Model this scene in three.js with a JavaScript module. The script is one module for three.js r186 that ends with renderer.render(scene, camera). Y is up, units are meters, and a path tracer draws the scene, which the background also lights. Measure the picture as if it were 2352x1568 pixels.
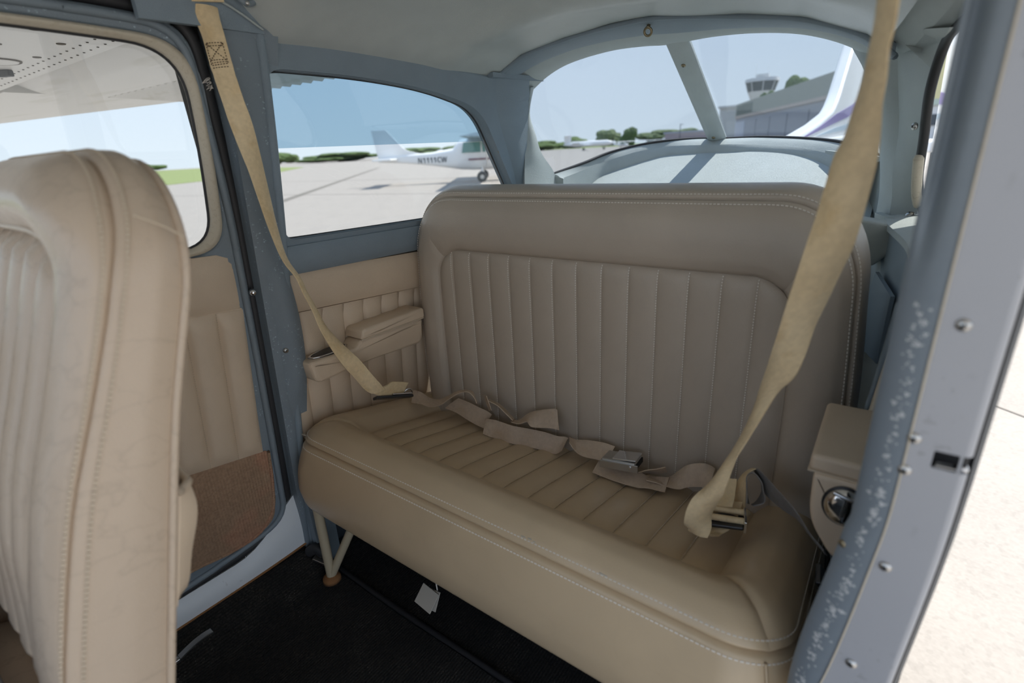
import * as THREE from 'three';
import { mergeGeometries, mergeVertices, toCreasedNormals } from 'three/addons/utils/BufferGeometryUtils.js';
import { RoundedBoxGeometry } from 'three/addons/geometries/RoundedBoxGeometry.js';
import { TextGeometry } from 'three/addons/geometries/TextGeometry.js';
import { FontLoader } from 'three/addons/loaders/FontLoader.js';

// Cabin of a small high-wing aeroplane. +Y up, +Z towards the nose, +X to port; metres; cabin floor near y = 0.06.
const scene = new THREE.Scene();
const camera = new THREE.PerspectiveCamera(67.21, 1.5, 0.02, 2000);
camera.position.set(0.49, 1.05, 0.92);
camera.up.set(-0.16676, 0.93497, -0.31308);
camera.lookAt(0.49 - 0.56373, 1.05 - 0.35092, 0.92 - 0.74771);
camera.focus = 1.2;
camera.userData.fStop = 2.8;

const renderer = new THREE.WebGLRenderer();
renderer.toneMapping = THREE.LinearToneMapping;
renderer.toneMappingExposure = 2.3;
renderer.shadowMap.enabled = true;

// ---------- noise ----------
function rng(seed) { let s = seed >>> 0; return () => { s = (s + 0x6d2b79f5) | 0; let t = Math.imul(s ^ (s >>> 15), 1 | s); t = (t + Math.imul(t ^ (t >>> 7), 61 | t)) ^ t; return ((t ^ (t >>> 14)) >>> 0) / 4294967296; }; }
function hash(ix, iy, seed) { let h = Math.imul(ix, 374761393) ^ Math.imul(iy, 668265263) ^ Math.imul(seed, 1274126177); h = Math.imul(h ^ (h >>> 13), 1274126177); return ((h ^ (h >>> 16)) >>> 0) / 4294967296; }
const smooth = (t) => t * t * (3 - 2 * t), lerp = (a, b, t) => a + (b - a) * t, clamp = (x, a = 0, b = 1) => Math.max(a, Math.min(b, x));
const step = (a, b, x) => smooth(clamp((x - a) / (b - a)));
function vnoise(x, y, px, py, seed) {          // tileable value noise
  const x0 = Math.floor(x), y0 = Math.floor(y), fx = smooth(x - x0), fy = smooth(y - y0), m = (a, n) => ((a % n) + n) % n;
  const a = hash(m(x0, px), m(y0, py), seed), b = hash(m(x0 + 1, px), m(y0, py), seed), c = hash(m(x0, px), m(y0 + 1, py), seed), d = hash(m(x0 + 1, px), m(y0 + 1, py), seed);
  return lerp(lerp(a, b, fx), lerp(c, d, fx), fy);
}
function fbm(u, v, n, oct, seed, ny = n) { let s = 0, a = 0.5, t = 0; for (let i = 0; i < oct; i++) { s += a * vnoise(u * n, v * ny, n, ny, seed + i); t += a; a *= 0.5; n *= 2; ny *= 2; } return s / t; }
function cells(u, v, n, seed) {                 // tileable distance between the two nearest cell points
  const x = u * n, y = v * n, x0 = Math.floor(x), y0 = Math.floor(y), m = (a) => ((a % n) + n) % n; let d1 = 9, d2 = 9;
  for (let i = -1; i <= 1; i++) for (let j = -1; j <= 1; j++) {
    const cx = x0 + i + hash(m(x0 + i), m(y0 + j), seed), cy = y0 + j + hash(m(x0 + i), m(y0 + j), seed + 7), d = Math.hypot(cx - x, cy - y);
    if (d < d1) { d2 = d1; d1 = d; } else if (d < d2) d2 = d;
  }
  return d2 - d1;
}
function tex(n, fn, { size = 1, size2 = size, srgb = false, ny = n } = {}) {   // fn(u, v) -> grey or [r, g, b], 0..1; the texture covers size metres
  const data = new Uint8Array(n * ny * 4);
  for (let j = 0; j < ny; j++) for (let i = 0; i < n; i++) {
    const c = fn((i + 0.5) / n, (j + 0.5) / ny), o = (j * n + i) * 4, q = Array.isArray(c) ? c : [c, c, c];
    for (let k = 0; k < 3; k++) data[o + k] = Math.round(255 * clamp(q[k]));
    data[o + 3] = 255;
  }
  const t = new THREE.DataTexture(data, n, ny); t.wrapS = t.wrapT = THREE.RepeatWrapping; t.magFilter = THREE.LinearFilter; t.repeat.set(1 / size, 1 / size2);
  if (srgb) t.colorSpace = THREE.SRGBColorSpace;
  t.needsUpdate = true; return t;
}

// ---------- sky and sun ----------
{
  const W = 512, H = 256, data = new Float32Array(W * H * 4);
  for (let j = 0; j < H; j++) for (let i = 0; i < W; i++) {
    const el = ((j + 0.5) / H - 0.5) * Math.PI, u = (i + 0.5) / W, h = Math.max(0, Math.sin(el)), k = 1 - Math.pow(1 - h, 2);
    const cl = step(0.5, 0.8, fbm(u, (j + 0.5) / H, 6, 5, 11, 12)) * step(0.03, 0.2, h) * 0.16;
    const c = [lerp(0.52, 0.29, k), lerp(0.58, 0.41, k), lerp(0.63, 0.62, k)];
    const o = (j * W + i) * 4;
    for (let q = 0; q < 3; q++) data[o + q] = lerp(c[q], 0.85, cl);
    data[o + 3] = 1;
  }
  const t = new THREE.DataTexture(data, W, H, THREE.RGBAFormat, THREE.FloatType);
  t.mapping = THREE.EquirectangularReflectionMapping; t.magFilter = THREE.LinearFilter; t.needsUpdate = true;
  scene.background = t; scene.environment = t;
}
const SUN = new THREE.Vector3(0.20, 0.85, -0.49).normalize();
const sun = new THREE.DirectionalLight(new THREE.Color(1.0, 0.94, 0.85), 3.9);
sun.position.copy(SUN).multiplyScalar(30); sun.target.position.set(0, 0, 0); sun.castShadow = true; sun.name = 'sun';
Object.assign(sun.shadow.camera, { left: -12, right: 12, top: 12, bottom: -12, near: 1, far: 80 }); sun.shadow.mapSize.set(4096, 4096);
scene.add(sun, sun.target);

// ---------- geometry helpers ----------
const V = (x, y, z) => new THREE.Vector3(x, y, z);
const G2 = (a) => mergeGeometries(a.map((g) => { const q = g.index ? g.toNonIndexed() : g; for (const k of Object.keys(q.attributes)) if (!['position', 'normal', 'uv'].includes(k)) q.deleteAttribute(k); return q; }));
function boxUV(g) {                                // uv in metres from the dominant direction of every face
  g = g.index ? g.toNonIndexed() : g; g.computeBoundingBox();
  const p = g.attributes.position, n = p.count, uv = new Float32Array(n * 2), a = V(), b = V(), c = V();
  for (let i = 0; i < n; i += 3) {
    a.fromBufferAttribute(p, i); b.fromBufferAttribute(p, i + 1); c.fromBufferAttribute(p, i + 2);
    const q = b.clone().sub(a).cross(c.clone().sub(a)), x = Math.abs(q.x), y = Math.abs(q.y), z = Math.abs(q.z);
    [a, b, c].forEach((e, k) => { uv[(i + k) * 2] = x > y && x > z ? e.z : e.x; uv[(i + k) * 2 + 1] = y > x && y > z ? e.z : e.y; });
  }
  g.setAttribute('uv', new THREE.BufferAttribute(uv, 2)); return g;
}
function grid(nu, nv, fn, closed = false) {        // fn(u, v) -> [x, y, z]; uv in metres
  const pos = [], uv = [], idx = [], P = [];
  for (let j = 0; j <= nv; j++) for (let i = 0; i <= nu; i++) { const q = fn(i / nu, j / nv); P.push(q); pos.push(...q); }
  const at = (i, j) => P[j * (nu + 1) + i], dist = (a, b) => Math.hypot(a[0] - b[0], a[1] - b[1], a[2] - b[2]);
  const mi = nu >> 1, mj = nv >> 1, U = [0], W = [0];
  for (let i = 1; i <= nu; i++) U.push(U[i - 1] + dist(at(i, mj), at(i - 1, mj)));
  for (let j = 1; j <= nv; j++) W.push(W[j - 1] + dist(at(mi, j), at(mi, j - 1)));
  for (let j = 0; j <= nv; j++) for (let i = 0; i <= nu; i++) uv.push(U[i], W[j]);
  for (let j = 0; j < nv; j++) for (let i = 0; i < nu; i++) { const a = j * (nu + 1) + i, b = a + 1, c = a + nu + 1, d = c + 1; idx.push(a, b, d, a, d, c); }
  const g = new THREE.BufferGeometry();
  g.setAttribute('position', new THREE.Float32BufferAttribute(pos, 3)); g.setAttribute('uv', new THREE.Float32BufferAttribute(uv, 2)); g.setIndex(idx); g.computeVertexNormals();
  if (closed) { const n = g.attributes.normal; for (let j = 0; j <= nv; j++) { const a = j * (nu + 1), b = a + nu, x = n.getX(a) + n.getX(b), y = n.getY(a) + n.getY(b), z = n.getZ(a) + n.getZ(b), l = Math.hypot(x, y, z) || 1; n.setXYZ(a, x / l, y / l, z / l); n.setXYZ(b, x / l, y / l, z / l); } }
  return g;
}
function slab(nu, nv, fn, off) {                   // a sheet with thickness: off = vector from the seen side to the back
  const o = Array.isArray(off) ? () => off : off;
  const front = grid(nu, nv, fn), back = grid(nu, nv, (u, v) => { const p = fn(1 - u, v), d = o(1 - u, v); return [p[0] + d[0], p[1] + d[1], p[2] + d[2]]; });
  const edge = (a) => grid(a.length - 1, 1, (s, t) => { const [u, v] = a[Math.round(s * (a.length - 1))], p = fn(u, v), d = o(u, v); return [p[0] + d[0] * t, p[1] + d[1] * t, p[2] + d[2] * t]; });
  const r = (n) => [...Array(n + 1).keys()].map((i) => i / n);
  return G2([front, back, edge(r(nu).map((t) => [1 - t, 0])), edge(r(nu).map((t) => [t, 1])), edge(r(nv).map((t) => [0, t])), edge(r(nv).map((t) => [1, 1 - t]))]);
}
function curve(pts) { return new THREE.CatmullRomCurve3(pts.map((p) => (p.isVector3 ? p : V(...p))), false, 'centripetal'); }
function tube(pts, r, n = 40, m = 8, closed = false) { const c = new THREE.CatmullRomCurve3(pts.map((p) => (p.isVector3 ? p : V(...p))), closed, 'centripetal'); const g = new THREE.TubeGeometry(c, n, r, m, closed); const uv = g.attributes.uv, L = c.getLength(); for (let i = 0; i < uv.count; i++) uv.setXY(i, uv.getX(i) * L, uv.getY(i) * 6.28 * r); return closed ? g : G2([g, ...[0, 1].map((t) => { const s = new THREE.SphereGeometry(r, m, 4); const p = c.getPoint(t); s.translate(p.x, p.y, p.z); return s; })]); }
function bar(a, b, r, m = 10) { return tube([a, [(a[0] + b[0]) / 2, (a[1] + b[1]) / 2, (a[2] + b[2]) / 2], b], r, 2, m); }
function box(cx, cy, cz, w, h, d, r = 0, rot) { const g = r ? new RoundedBoxGeometry(w, h, d, 3, r) : new THREE.BoxGeometry(w, h, d); if (rot) { if (rot[0]) g.rotateX(rot[0]); if (rot[1]) g.rotateY(rot[1]); if (rot[2]) g.rotateZ(rot[2]); } g.translate(cx, cy, cz); return boxUV(g); }
function lathe(prof, n = 24) { return new THREE.LatheGeometry(prof.map((p) => new THREE.Vector2(p[0], p[1])), n); }
function orient(g, pos, dir) { g.applyQuaternion(new THREE.Quaternion().setFromUnitVectors(V(0, 1, 0), V(...dir).normalize())); g.translate(...pos); return g; }
function warp(g, fn) { const p = g.attributes.position; for (let i = 0; i < p.count; i++) { const q = fn(p.getX(i), p.getY(i), p.getZ(i)); p.setXYZ(i, ...q); } g.computeVertexNormals(); return g; }
function ribbon(st, th = 0.0016, nAlong = 6, nAcross = 6, cup = 0) {     // st: [centre xyz, half-width xyz]; a webbing strap with thickness
  const c = curve(st.map((s) => V(s[0], s[1], s[2]))), h = curve(st.map((s) => V(s[3], s[4], s[5]))), N = st.length - 1, at = (u) => { const k = clamp(u) * N, i = Math.min(N - 1, Math.floor(k)), f = k - i; return { i, f }; };
  const hw = V(st[0][3], st[0][4], st[0][5]).length();
  const row = (u) => { const p = c.getPoint(u), w = h.getPoint(u); const len = w.length(); w.multiplyScalar(lerp(1, hw / Math.max(len, 1e-5), 0.85)); const t = c.getTangent(u), n = t.clone().cross(w).normalize(); return { p, w, n }; };
  const fn = (u, v) => { const { p, w, n } = row(u), s = 2 * v - 1, q = p.clone().addScaledVector(w, s).addScaledVector(n, cup * (1 - s * s)); return q.toArray(); };
  const off = (u) => row(u).n.multiplyScalar(-th).toArray();
  return slab(N * nAlong, nAcross, fn, (u) => off(u));
}
function stitches(pts, nrm, pitch, len, r) {        // short thread dashes along a polyline; nrm = outward direction, or one for each point
  const c = curve(pts), L = c.getLength(), n = Math.max(2, Math.floor(L / pitch)), gs = [];
  c.arcLengthDivisions = 400;
  for (let i = 0; i < n; i++) {
    const u = (i + 0.5) / n, p = c.getPointAt(u), t = c.getTangentAt(u), nn = typeof nrm === 'function' ? nrm(u, p) : V(...nrm);
    const z = t.clone(), y = nn.clone().addScaledVector(t, -nn.dot(t)).normalize(), x = y.clone().cross(z);
    const g = new THREE.BoxGeometry(r * 2, r * 1.3, len); g.applyMatrix4(new THREE.Matrix4().makeBasis(x, y, z).setPosition(p)); gs.push(g);
  }
  return G2(gs);
}
// ---------- scene helpers ----------
const taken = new Map();
const numbered = (n) => { const k = taken.get(n) ?? 0; taken.set(n, k + 1); return k ? n + '_' + String(k).padStart(3, '0') : n; };
function shade(o) { o.castShadow = o.receiveShadow = true; return o; }
function part(name, geos, m, parent, label, kind) {
  const g = Array.isArray(geos) ? (geos.length > 1 ? G2(geos) : geos[0]) : geos, o = shade(new THREE.Mesh(g, m)); o.name = name; parent.add(o);
  if (label) o.userData.label = label; if (kind) o.userData.kind = kind; return o;
}
function thing(name, label, category, group) { const o = new THREE.Group(); o.name = numbered(name); o.userData = { label, category }; if (group) o.userData.group = group; scene.add(o); return o; }
function struct(name, label) { const o = new THREE.Group(); o.name = name; o.userData = { kind: 'structure' }; if (label) o.userData.label = label; scene.add(o); return o; }
function structMesh(name, geos, m, label) { const o = part(name, geos, m, scene, label, 'structure'); return o; }

// ---------- materials ----------
const lin = (r, g, b) => new THREE.Color().setRGB(r, g, b);
const leatherGrain = tex(512, (u, v) => 0.55 * Math.min(1, cells(u, v, 46, 3) * 2.2) + 0.25 * fbm(u, v, 8, 4, 5) + 0.2 * (1 - Math.pow(1 - Math.abs(2 * fbm(u, v, 5, 4, 9) - 1), 14)), { size: 0.09 });
const leatherTone = tex(512, (u, v) => { const c = 1 - Math.abs(2 * fbm(u, v, 4, 5, 21) - 1), k = 0.86 + 0.14 * fbm(u, v, 6, 5, 33) - 0.02 * Math.pow(c, 40); return [k, k * 0.995, k * 0.985]; }, { size: 0.5 });
const leatherRough = tex(256, (u, v) => 0.78 + 0.22 * fbm(u, v, 10, 4, 8), { size: 0.25 });
function leather(r, g, b, rough = 0.5, o = {}) { return new THREE.MeshPhysicalMaterial({ color: lin(r, g, b), map: leatherTone, roughness: rough, roughnessMap: leatherRough, bumpMap: leatherGrain, bumpScale: 0.0003, ...o }); }
const crackTone = tex(512, (u, v) => { const a = 1 - Math.abs(2 * fbm(u, v, 6, 5, 71) - 1), b = 1 - Math.abs(2 * fbm(u, v, 9, 5, 91) - 1); const k = 0.93 + 0.07 * fbm(u, v, 6, 4, 13) - 0.12 * Math.pow(a, 50) - 0.09 * Math.pow(b, 70); return [k, k, k * 0.98]; }, { size: 0.35 });
const pebble = tex(512, (u, v) => 0.6 * Math.min(1, cells(u, v, 64, 17) * 1.8) + 0.4 * fbm(u, v, 32, 3, 23), { size: 0.09 });
const plasticTone = tex(256, (u, v) => 0.9 + 0.1 * fbm(u, v, 8, 5, 51), { size: 0.3 });
function plastic(r, g, b, rough = 0.5, bump = 0.0005) { return new THREE.MeshStandardMaterial({ color: lin(r, g, b), map: plasticTone, roughness: rough, bumpMap: pebble, bumpScale: bump }); }
const scuffTone = tex(512, (u, v) => { const k = 0.9 + 0.1 * fbm(u, v, 8, 5, 61), w = step(0.74, 0.77, fbm(u, v, 50, 3, 63)) * step(0.55, 0.7, fbm(u, v, 5, 3, 64)); return [k + w * 0.9, k + w * 0.9, k + w * 0.9].map((x) => x * 0.55); }, { size: 0.22 });
const beltBump = tex(256, (u, v) => 0.5 + 0.5 * Math.sin(u * 6.2832 * 24) * 0.7 + 0.3 * (fbm(u, v, 32, 2, 3) - 0.5), { size: 0.05 });
const beltTone = tex(512, (u, v) => { const s = fbm(u, v, 5, 4, 77), f = fbm(u, v, 64, 2, 78), d = step(0.62, 0.8, fbm(u, v, 7, 4, 79)); return [0.84 + 0.16 * f - 0.1 * s - 0.06 * d, 0.83 + 0.16 * f - 0.14 * s - 0.1 * d, 0.80 + 0.16 * f - 0.2 * s - 0.16 * d]; }, { size: 0.3 });
function webbing(r, g, b) { return new THREE.MeshPhysicalMaterial({ color: lin(r, g, b), map: beltTone, roughness: 0.75, bumpMap: beltBump, bumpScale: 0.0004, sheen: 0.3, sheenColor: lin(1, 0.95, 0.85), sheenRoughness: 0.5 }); }
const carpetTone = tex(512, (u, v) => { const r = 0.5 + 0.5 * Math.sin((u + 0.004 * fbm(u, v, 20, 2, 5)) * 6.2832 * 40), f = fbm(u, v, 90, 2, 81), s = fbm(u, v, 5, 5, 83), lint = step(0.86, 0.9, fbm(u, v, 120, 1, 85)) * step(0.55, 0.8, s); const k = 0.25 + 0.35 * r * f + 0.5 * f * s + lint * 1.2; return [k, k * 0.97, k * 0.9].map((x) => clamp(x * 0.8)); }, { size: 0.25, srgb: true });
const carpetBump = tex(512, (u, v) => 0.5 * (0.5 + 0.5 * Math.sin(u * 6.2832 * 40)) + 0.5 * fbm(u, v, 110, 2, 87), { size: 0.25 });
const kickTone = tex(512, (u, v) => { const f = fbm(u, v, 110, 2, 91), s = fbm(u, v, 4, 5, 93); const r = step(0.6, 0.75, fbm(u, v, 3, 4, 95)) * 0.12; return [0.72 + 0.28 * f - 0.25 * s + r, 0.72 + 0.28 * f - 0.3 * s, 0.72 + 0.28 * f - 0.32 * s]; }, { size: 0.4 });
const concreteTone = tex(1024, (u, v) => { const f = fbm(u, v, 200, 2, 101), s = fbm(u, v, 5, 6, 103), p = step(0.62, 0.7, fbm(u, v, 90, 2, 105)); const k = 0.80 + 0.14 * f + 0.12 * (s - 0.5) - 0.06 * p; return [k, k * 0.985, k * 0.96]; }, { size: 2.2 });
const grassTone = tex(256, (u, v) => { const k = 0.7 + 0.3 * fbm(u, v, 40, 3, 111); return [k, k, k * 0.8]; }, { size: 9 });
const gasketTone = tex(256, (u, v) => { const d = step(0.62, 0.7, fbm(u, v, 30, 3, 121)) * fbm(u, v, 4, 3, 123); return [0.95 - 0.14 * d, 0.93 - 0.16 * d, 0.88 - 0.2 * d]; }, { size: 0.12 });
const paintTone = tex(512, (u, v) => { const k = 0.95 + 0.05 * fbm(u, v, 5, 4, 131), d = step(0.7, 0.78, fbm(u, v, 30, 3, 133)) * step(0.55, 0.7, fbm(u, v, 4, 3, 134)); return [k - 0.16 * d, k - 0.17 * d, k - 0.18 * d]; }, { size: 0.3 });
const skinTone = tex(512, (u, v) => { const k = 0.93 + 0.07 * fbm(u, v, 4, 5, 141), st = step(0.55, 0.75, fbm(u, v, 3, 4, 143, 30)) * 0.10; return [k - st * 0.9, k - st, k - st * 1.3]; }, { size: 1.1 });

const M = {
  seat: leather(0.64, 0.495, 0.325, 0.36, { bumpScale: 0.00012 }),
  seatBack: leather(0.57, 0.485, 0.395, 0.38),
  front: new THREE.MeshPhysicalMaterial({ color: lin(0.64, 0.505, 0.385), map: crackTone, roughness: 0.24, roughnessMap: leatherRough, bumpMap: leatherGrain, bumpScale: 0.00025 }),
  wallLeather: leather(0.80, 0.64, 0.475, 0.44),
  thread: new THREE.MeshStandardMaterial({ color: lin(0.80, 0.74, 0.66), roughness: 0.8 }),
  threadTan: new THREE.MeshStandardMaterial({ color: lin(0.62, 0.51, 0.38), roughness: 0.8 }),
  threadBrown: new THREE.MeshStandardMaterial({ color: lin(0.10, 0.06, 0.035), roughness: 0.8 }),
  trim: plastic(0.285, 0.35, 0.40, 0.5, 0.0007),
  post: new THREE.MeshStandardMaterial({ color: lin(0.44, 0.53, 0.60), map: scuffTone, roughness: 0.42, bumpMap: pebble, bumpScale: 0.0004 }),
  headliner: new THREE.MeshPhysicalMaterial({ color: lin(0.56, 0.59, 0.565), map: plasticTone, roughness: 0.28, bumpMap: leatherGrain, bumpScale: 0.0003 }),
  rearTrim: plastic(0.54, 0.59, 0.58, 0.5, 0.0006),
  black: new THREE.MeshStandardMaterial({ color: lin(0.012, 0.012, 0.013), roughness: 0.7 }),
  rubber: new THREE.MeshStandardMaterial({ color: lin(0.03, 0.03, 0.032), roughness: 0.55 }),
  gasket: new THREE.MeshStandardMaterial({ color: lin(0.66, 0.60, 0.50), map: gasketTone, roughness: 0.85 }),
  sill: new THREE.MeshStandardMaterial({ color: lin(0.82, 0.85, 0.87), map: paintTone, roughness: 0.45 }),
  jamb: new THREE.MeshPhysicalMaterial({ color: lin(0.46, 0.47, 0.50), map: paintTone, roughness: 0.38, metalness: 0.15 }),
  chrome: new THREE.MeshStandardMaterial({ color: lin(0.75, 0.75, 0.76), roughness: 0.12, metalness: 1 }),
  steel: new THREE.MeshStandardMaterial({ color: lin(0.55, 0.54, 0.52), roughness: 0.32, metalness: 1 }),
  brass: new THREE.MeshStandardMaterial({ color: lin(0.34, 0.28, 0.18), roughness: 0.35, metalness: 0.9 }),
  darkSteel: new THREE.MeshStandardMaterial({ color: lin(0.08, 0.08, 0.085), roughness: 0.35, metalness: 0.8 }),
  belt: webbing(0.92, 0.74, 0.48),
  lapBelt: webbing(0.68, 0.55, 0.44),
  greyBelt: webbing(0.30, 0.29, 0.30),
  carpet: new THREE.MeshStandardMaterial({ color: lin(0.10, 0.093, 0.085), map: carpetTone, roughness: 0.95, bumpMap: carpetBump, bumpScale: 0.003 }),
  binding: new THREE.MeshStandardMaterial({ color: lin(0.012, 0.011, 0.013), roughness: 0.8 }),
  kick: new THREE.MeshStandardMaterial({ color: lin(0.52, 0.345, 0.22), map: kickTone, roughness: 0.95, bumpMap: carpetBump, bumpScale: 0.0015 }),
  cream: new THREE.MeshStandardMaterial({ color: lin(0.50, 0.42, 0.29), map: paintTone, roughness: 0.45 }),
  rust: new THREE.MeshStandardMaterial({ color: lin(0.28, 0.13, 0.05), map: gasketTone, roughness: 0.9 }),
  paper: new THREE.MeshStandardMaterial({ color: lin(0.52, 0.48, 0.41), map: paintTone, roughness: 0.8 }),
  glass: new THREE.MeshPhysicalMaterial({ color: lin(0.82, 0.835, 0.84), transmission: 1, roughness: 0, ior: 1.45, thickness: 0 }),
  tint: new THREE.MeshPhysicalMaterial({ color: lin(0.53, 0.625, 0.68), transmission: 1, roughness: 0, ior: 1.45, thickness: 0 }),
  rearGlass: new THREE.MeshPhysicalMaterial({ color: lin(0.70, 0.73, 0.755), transmission: 1, roughness: 0, ior: 1.45, thickness: 0 }),
  concrete: new THREE.MeshStandardMaterial({ color: lin(0.352, 0.328, 0.302), map: concreteTone, roughness: 0.9 }),
  joint: new THREE.MeshStandardMaterial({ color: lin(0.16, 0.145, 0.125), roughness: 0.95 }),
  grass: new THREE.MeshStandardMaterial({ color: lin(0.24, 0.29, 0.13), map: grassTone, roughness: 1 }),
  white: new THREE.MeshPhysicalMaterial({ color: lin(0.84, 0.84, 0.83), roughness: 0.35 }),
  wing: new THREE.MeshPhysicalMaterial({ color: lin(0.84, 0.82, 0.78), map: skinTone, roughness: 0.4 }),
  purple: new THREE.MeshStandardMaterial({ color: lin(0.20, 0.14, 0.36), roughness: 0.4 }),
  paleBlue: new THREE.MeshStandardMaterial({ color: lin(0.42, 0.52, 0.60), roughness: 0.4 }),
  dark: new THREE.MeshStandardMaterial({ color: lin(0.05, 0.06, 0.07), roughness: 0.5 }),
  cabinGlass: new THREE.MeshPhysicalMaterial({ color: lin(0.10, 0.24, 0.22), roughness: 0.1 }),
};

// ---------- cabin shell ----------
const WL = (y, z) => -0.56 + 0.04 * (0.4 - z) + 0.1 * (y - 0.7);         // inner face of the starboard wall
const WR = (y, z) => 0.535 - 0.03 * (0.4 - z) - 0.1 * (y - 0.7);         // and of the port wall
function rounded(pts, r, P = new THREE.Shape()) {   // polygon with rounded corners; a point may carry its own radius
  const n = pts.length;
  for (let i = 0; i < n; i++) {
    const a = pts[(i + n - 1) % n], b = pts[i], c = pts[(i + 1) % n], rad = b[2] ?? r, ua = V(a[0] - b[0], a[1] - b[1], 0), uc = V(c[0] - b[0], c[1] - b[1], 0), k = Math.min(rad, ua.length() * 0.49, uc.length() * 0.49);
    ua.setLength(k); uc.setLength(k);
    if (i) P.lineTo(b[0] + ua.x, b[1] + ua.y); else P.moveTo(b[0] + ua.x, b[1] + ua.y);
    P.quadraticCurveTo(b[0], b[1], b[0] + uc.x, b[1] + uc.y);
  }
  P.closePath(); return P;
}
function onLeft(pts, { w = 0, d = 0.01, r = 0.01, bevel = 0.002, holes = [], seg = 3 } = {}) {   // pts in (z, y); a board on the starboard wall, its inner face w + d inside the wall
  const f = (q) => q.map(([z, y, ...o]) => [-z, y, ...o]), s = rounded(f(pts), r);
  for (const h of holes) s.holes.push(rounded(f(h.pts), h.r, new THREE.Path()));
  const g = new THREE.ExtrudeGeometry(s, { depth: Math.max(1e-4, d - 2 * bevel), bevelEnabled: bevel > 0, bevelSize: bevel, bevelOffset: -bevel, bevelThickness: bevel, bevelSegments: seg, curveSegments: 10 });
  return boxUV(toCreasedNormals(warp(g, (a, b, c) => [WL(b, -a) + w + c + bevel, b, -a]), 0.6));
}
function onRight(pts, { w = 0, d = 0.01, r = 0.01, bevel = 0.002, holes = [] } = {}) {
  const s = rounded(pts, r);
  for (const h of holes) s.holes.push(rounded(h.pts, h.r, new THREE.Path()));
  const g = new THREE.ExtrudeGeometry(s, { depth: Math.max(1e-4, d - 2 * bevel), bevelEnabled: bevel > 0, bevelSize: bevel, bevelOffset: -bevel, bevelThickness: bevel, bevelSegments: 3, curveSegments: 10 });
  return boxUV(toCreasedNormals(warp(g, (a, b, c) => [WR(b, a) - w - c - bevel, b, a]), 0.6));
}
const lp = (z, y, w = 0) => [WL(y, z) + w, y, z];
function ring(pts, r, n = 12) { const s = rounded(pts, r), q = s.getPoints(n); if (q[0].distanceTo(q[q.length - 1]) < 1e-6) q.pop(); return q; }   // closed outline as points
function screw(pos, dir, r, m, parent, name = 'screw') {
  const head = orient(lathe([[0, r * 0.55], [r * 0.45, r * 0.5], [r * 0.85, r * 0.25], [r, 0], [r * 0.95, -r * 0.3], [0, -r * 0.3]], 20), [0, 0, 0], [0, 1, 0]);
  const slots = [0, 1].map((k) => { const b = new THREE.BoxGeometry(r * 0.75, r * 0.16, r * 0.2); b.rotateY(k * Math.PI / 2); b.translate(0, r * 0.5, 0); return b; });
  const o = part(name, orient(head, pos, dir), m, parent);
  part('screw_recess', orient(G2(slots), pos, dir), M.black, o);
  return o;
}
const pleatShape = (u) => Math.pow(Math.abs(Math.sin(Math.PI * u)), 0.55);

// floor: metal pan, carpet in two pieces with a bound edge
{
  const f = struct('floor', 'black ribbed carpet on the cabin floor');
  part('floor_pan', box(-0.02, 0.035, 0.35, 1.28, 0.03, 2.9), M.dark, f);
  part('carpet', slab(40, 24, (u, v) => { const x = lerp(-0.615, 0.52, u), z = lerp(1.75, 0.385, v); return [x, 0.062 + 0.062 * step(-0.52, -0.60, x) + 0.004 * Math.sin(x * 17) * Math.sin(z * 13), z]; }, [0, -0.012, 0]), M.carpet, f);
  part('carpet', slab(30, 24, (u, v) => { const x = lerp(-0.60, 0.52, u), z = lerp(0.365, -1.0, v); return [x, 0.058 + 0.003 * Math.sin(x * 13 + 1) * Math.sin(z * 11), z]; }, [0, -0.012, 0]), M.carpet, f);
  part('carpet_binding', tube([[-0.59, 0.065, 0.372], [-0.3, 0.066, 0.378], [0.0, 0.066, 0.376], [0.5, 0.066, 0.37]], 0.006, 40, 6), M.binding, f);
}
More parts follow.
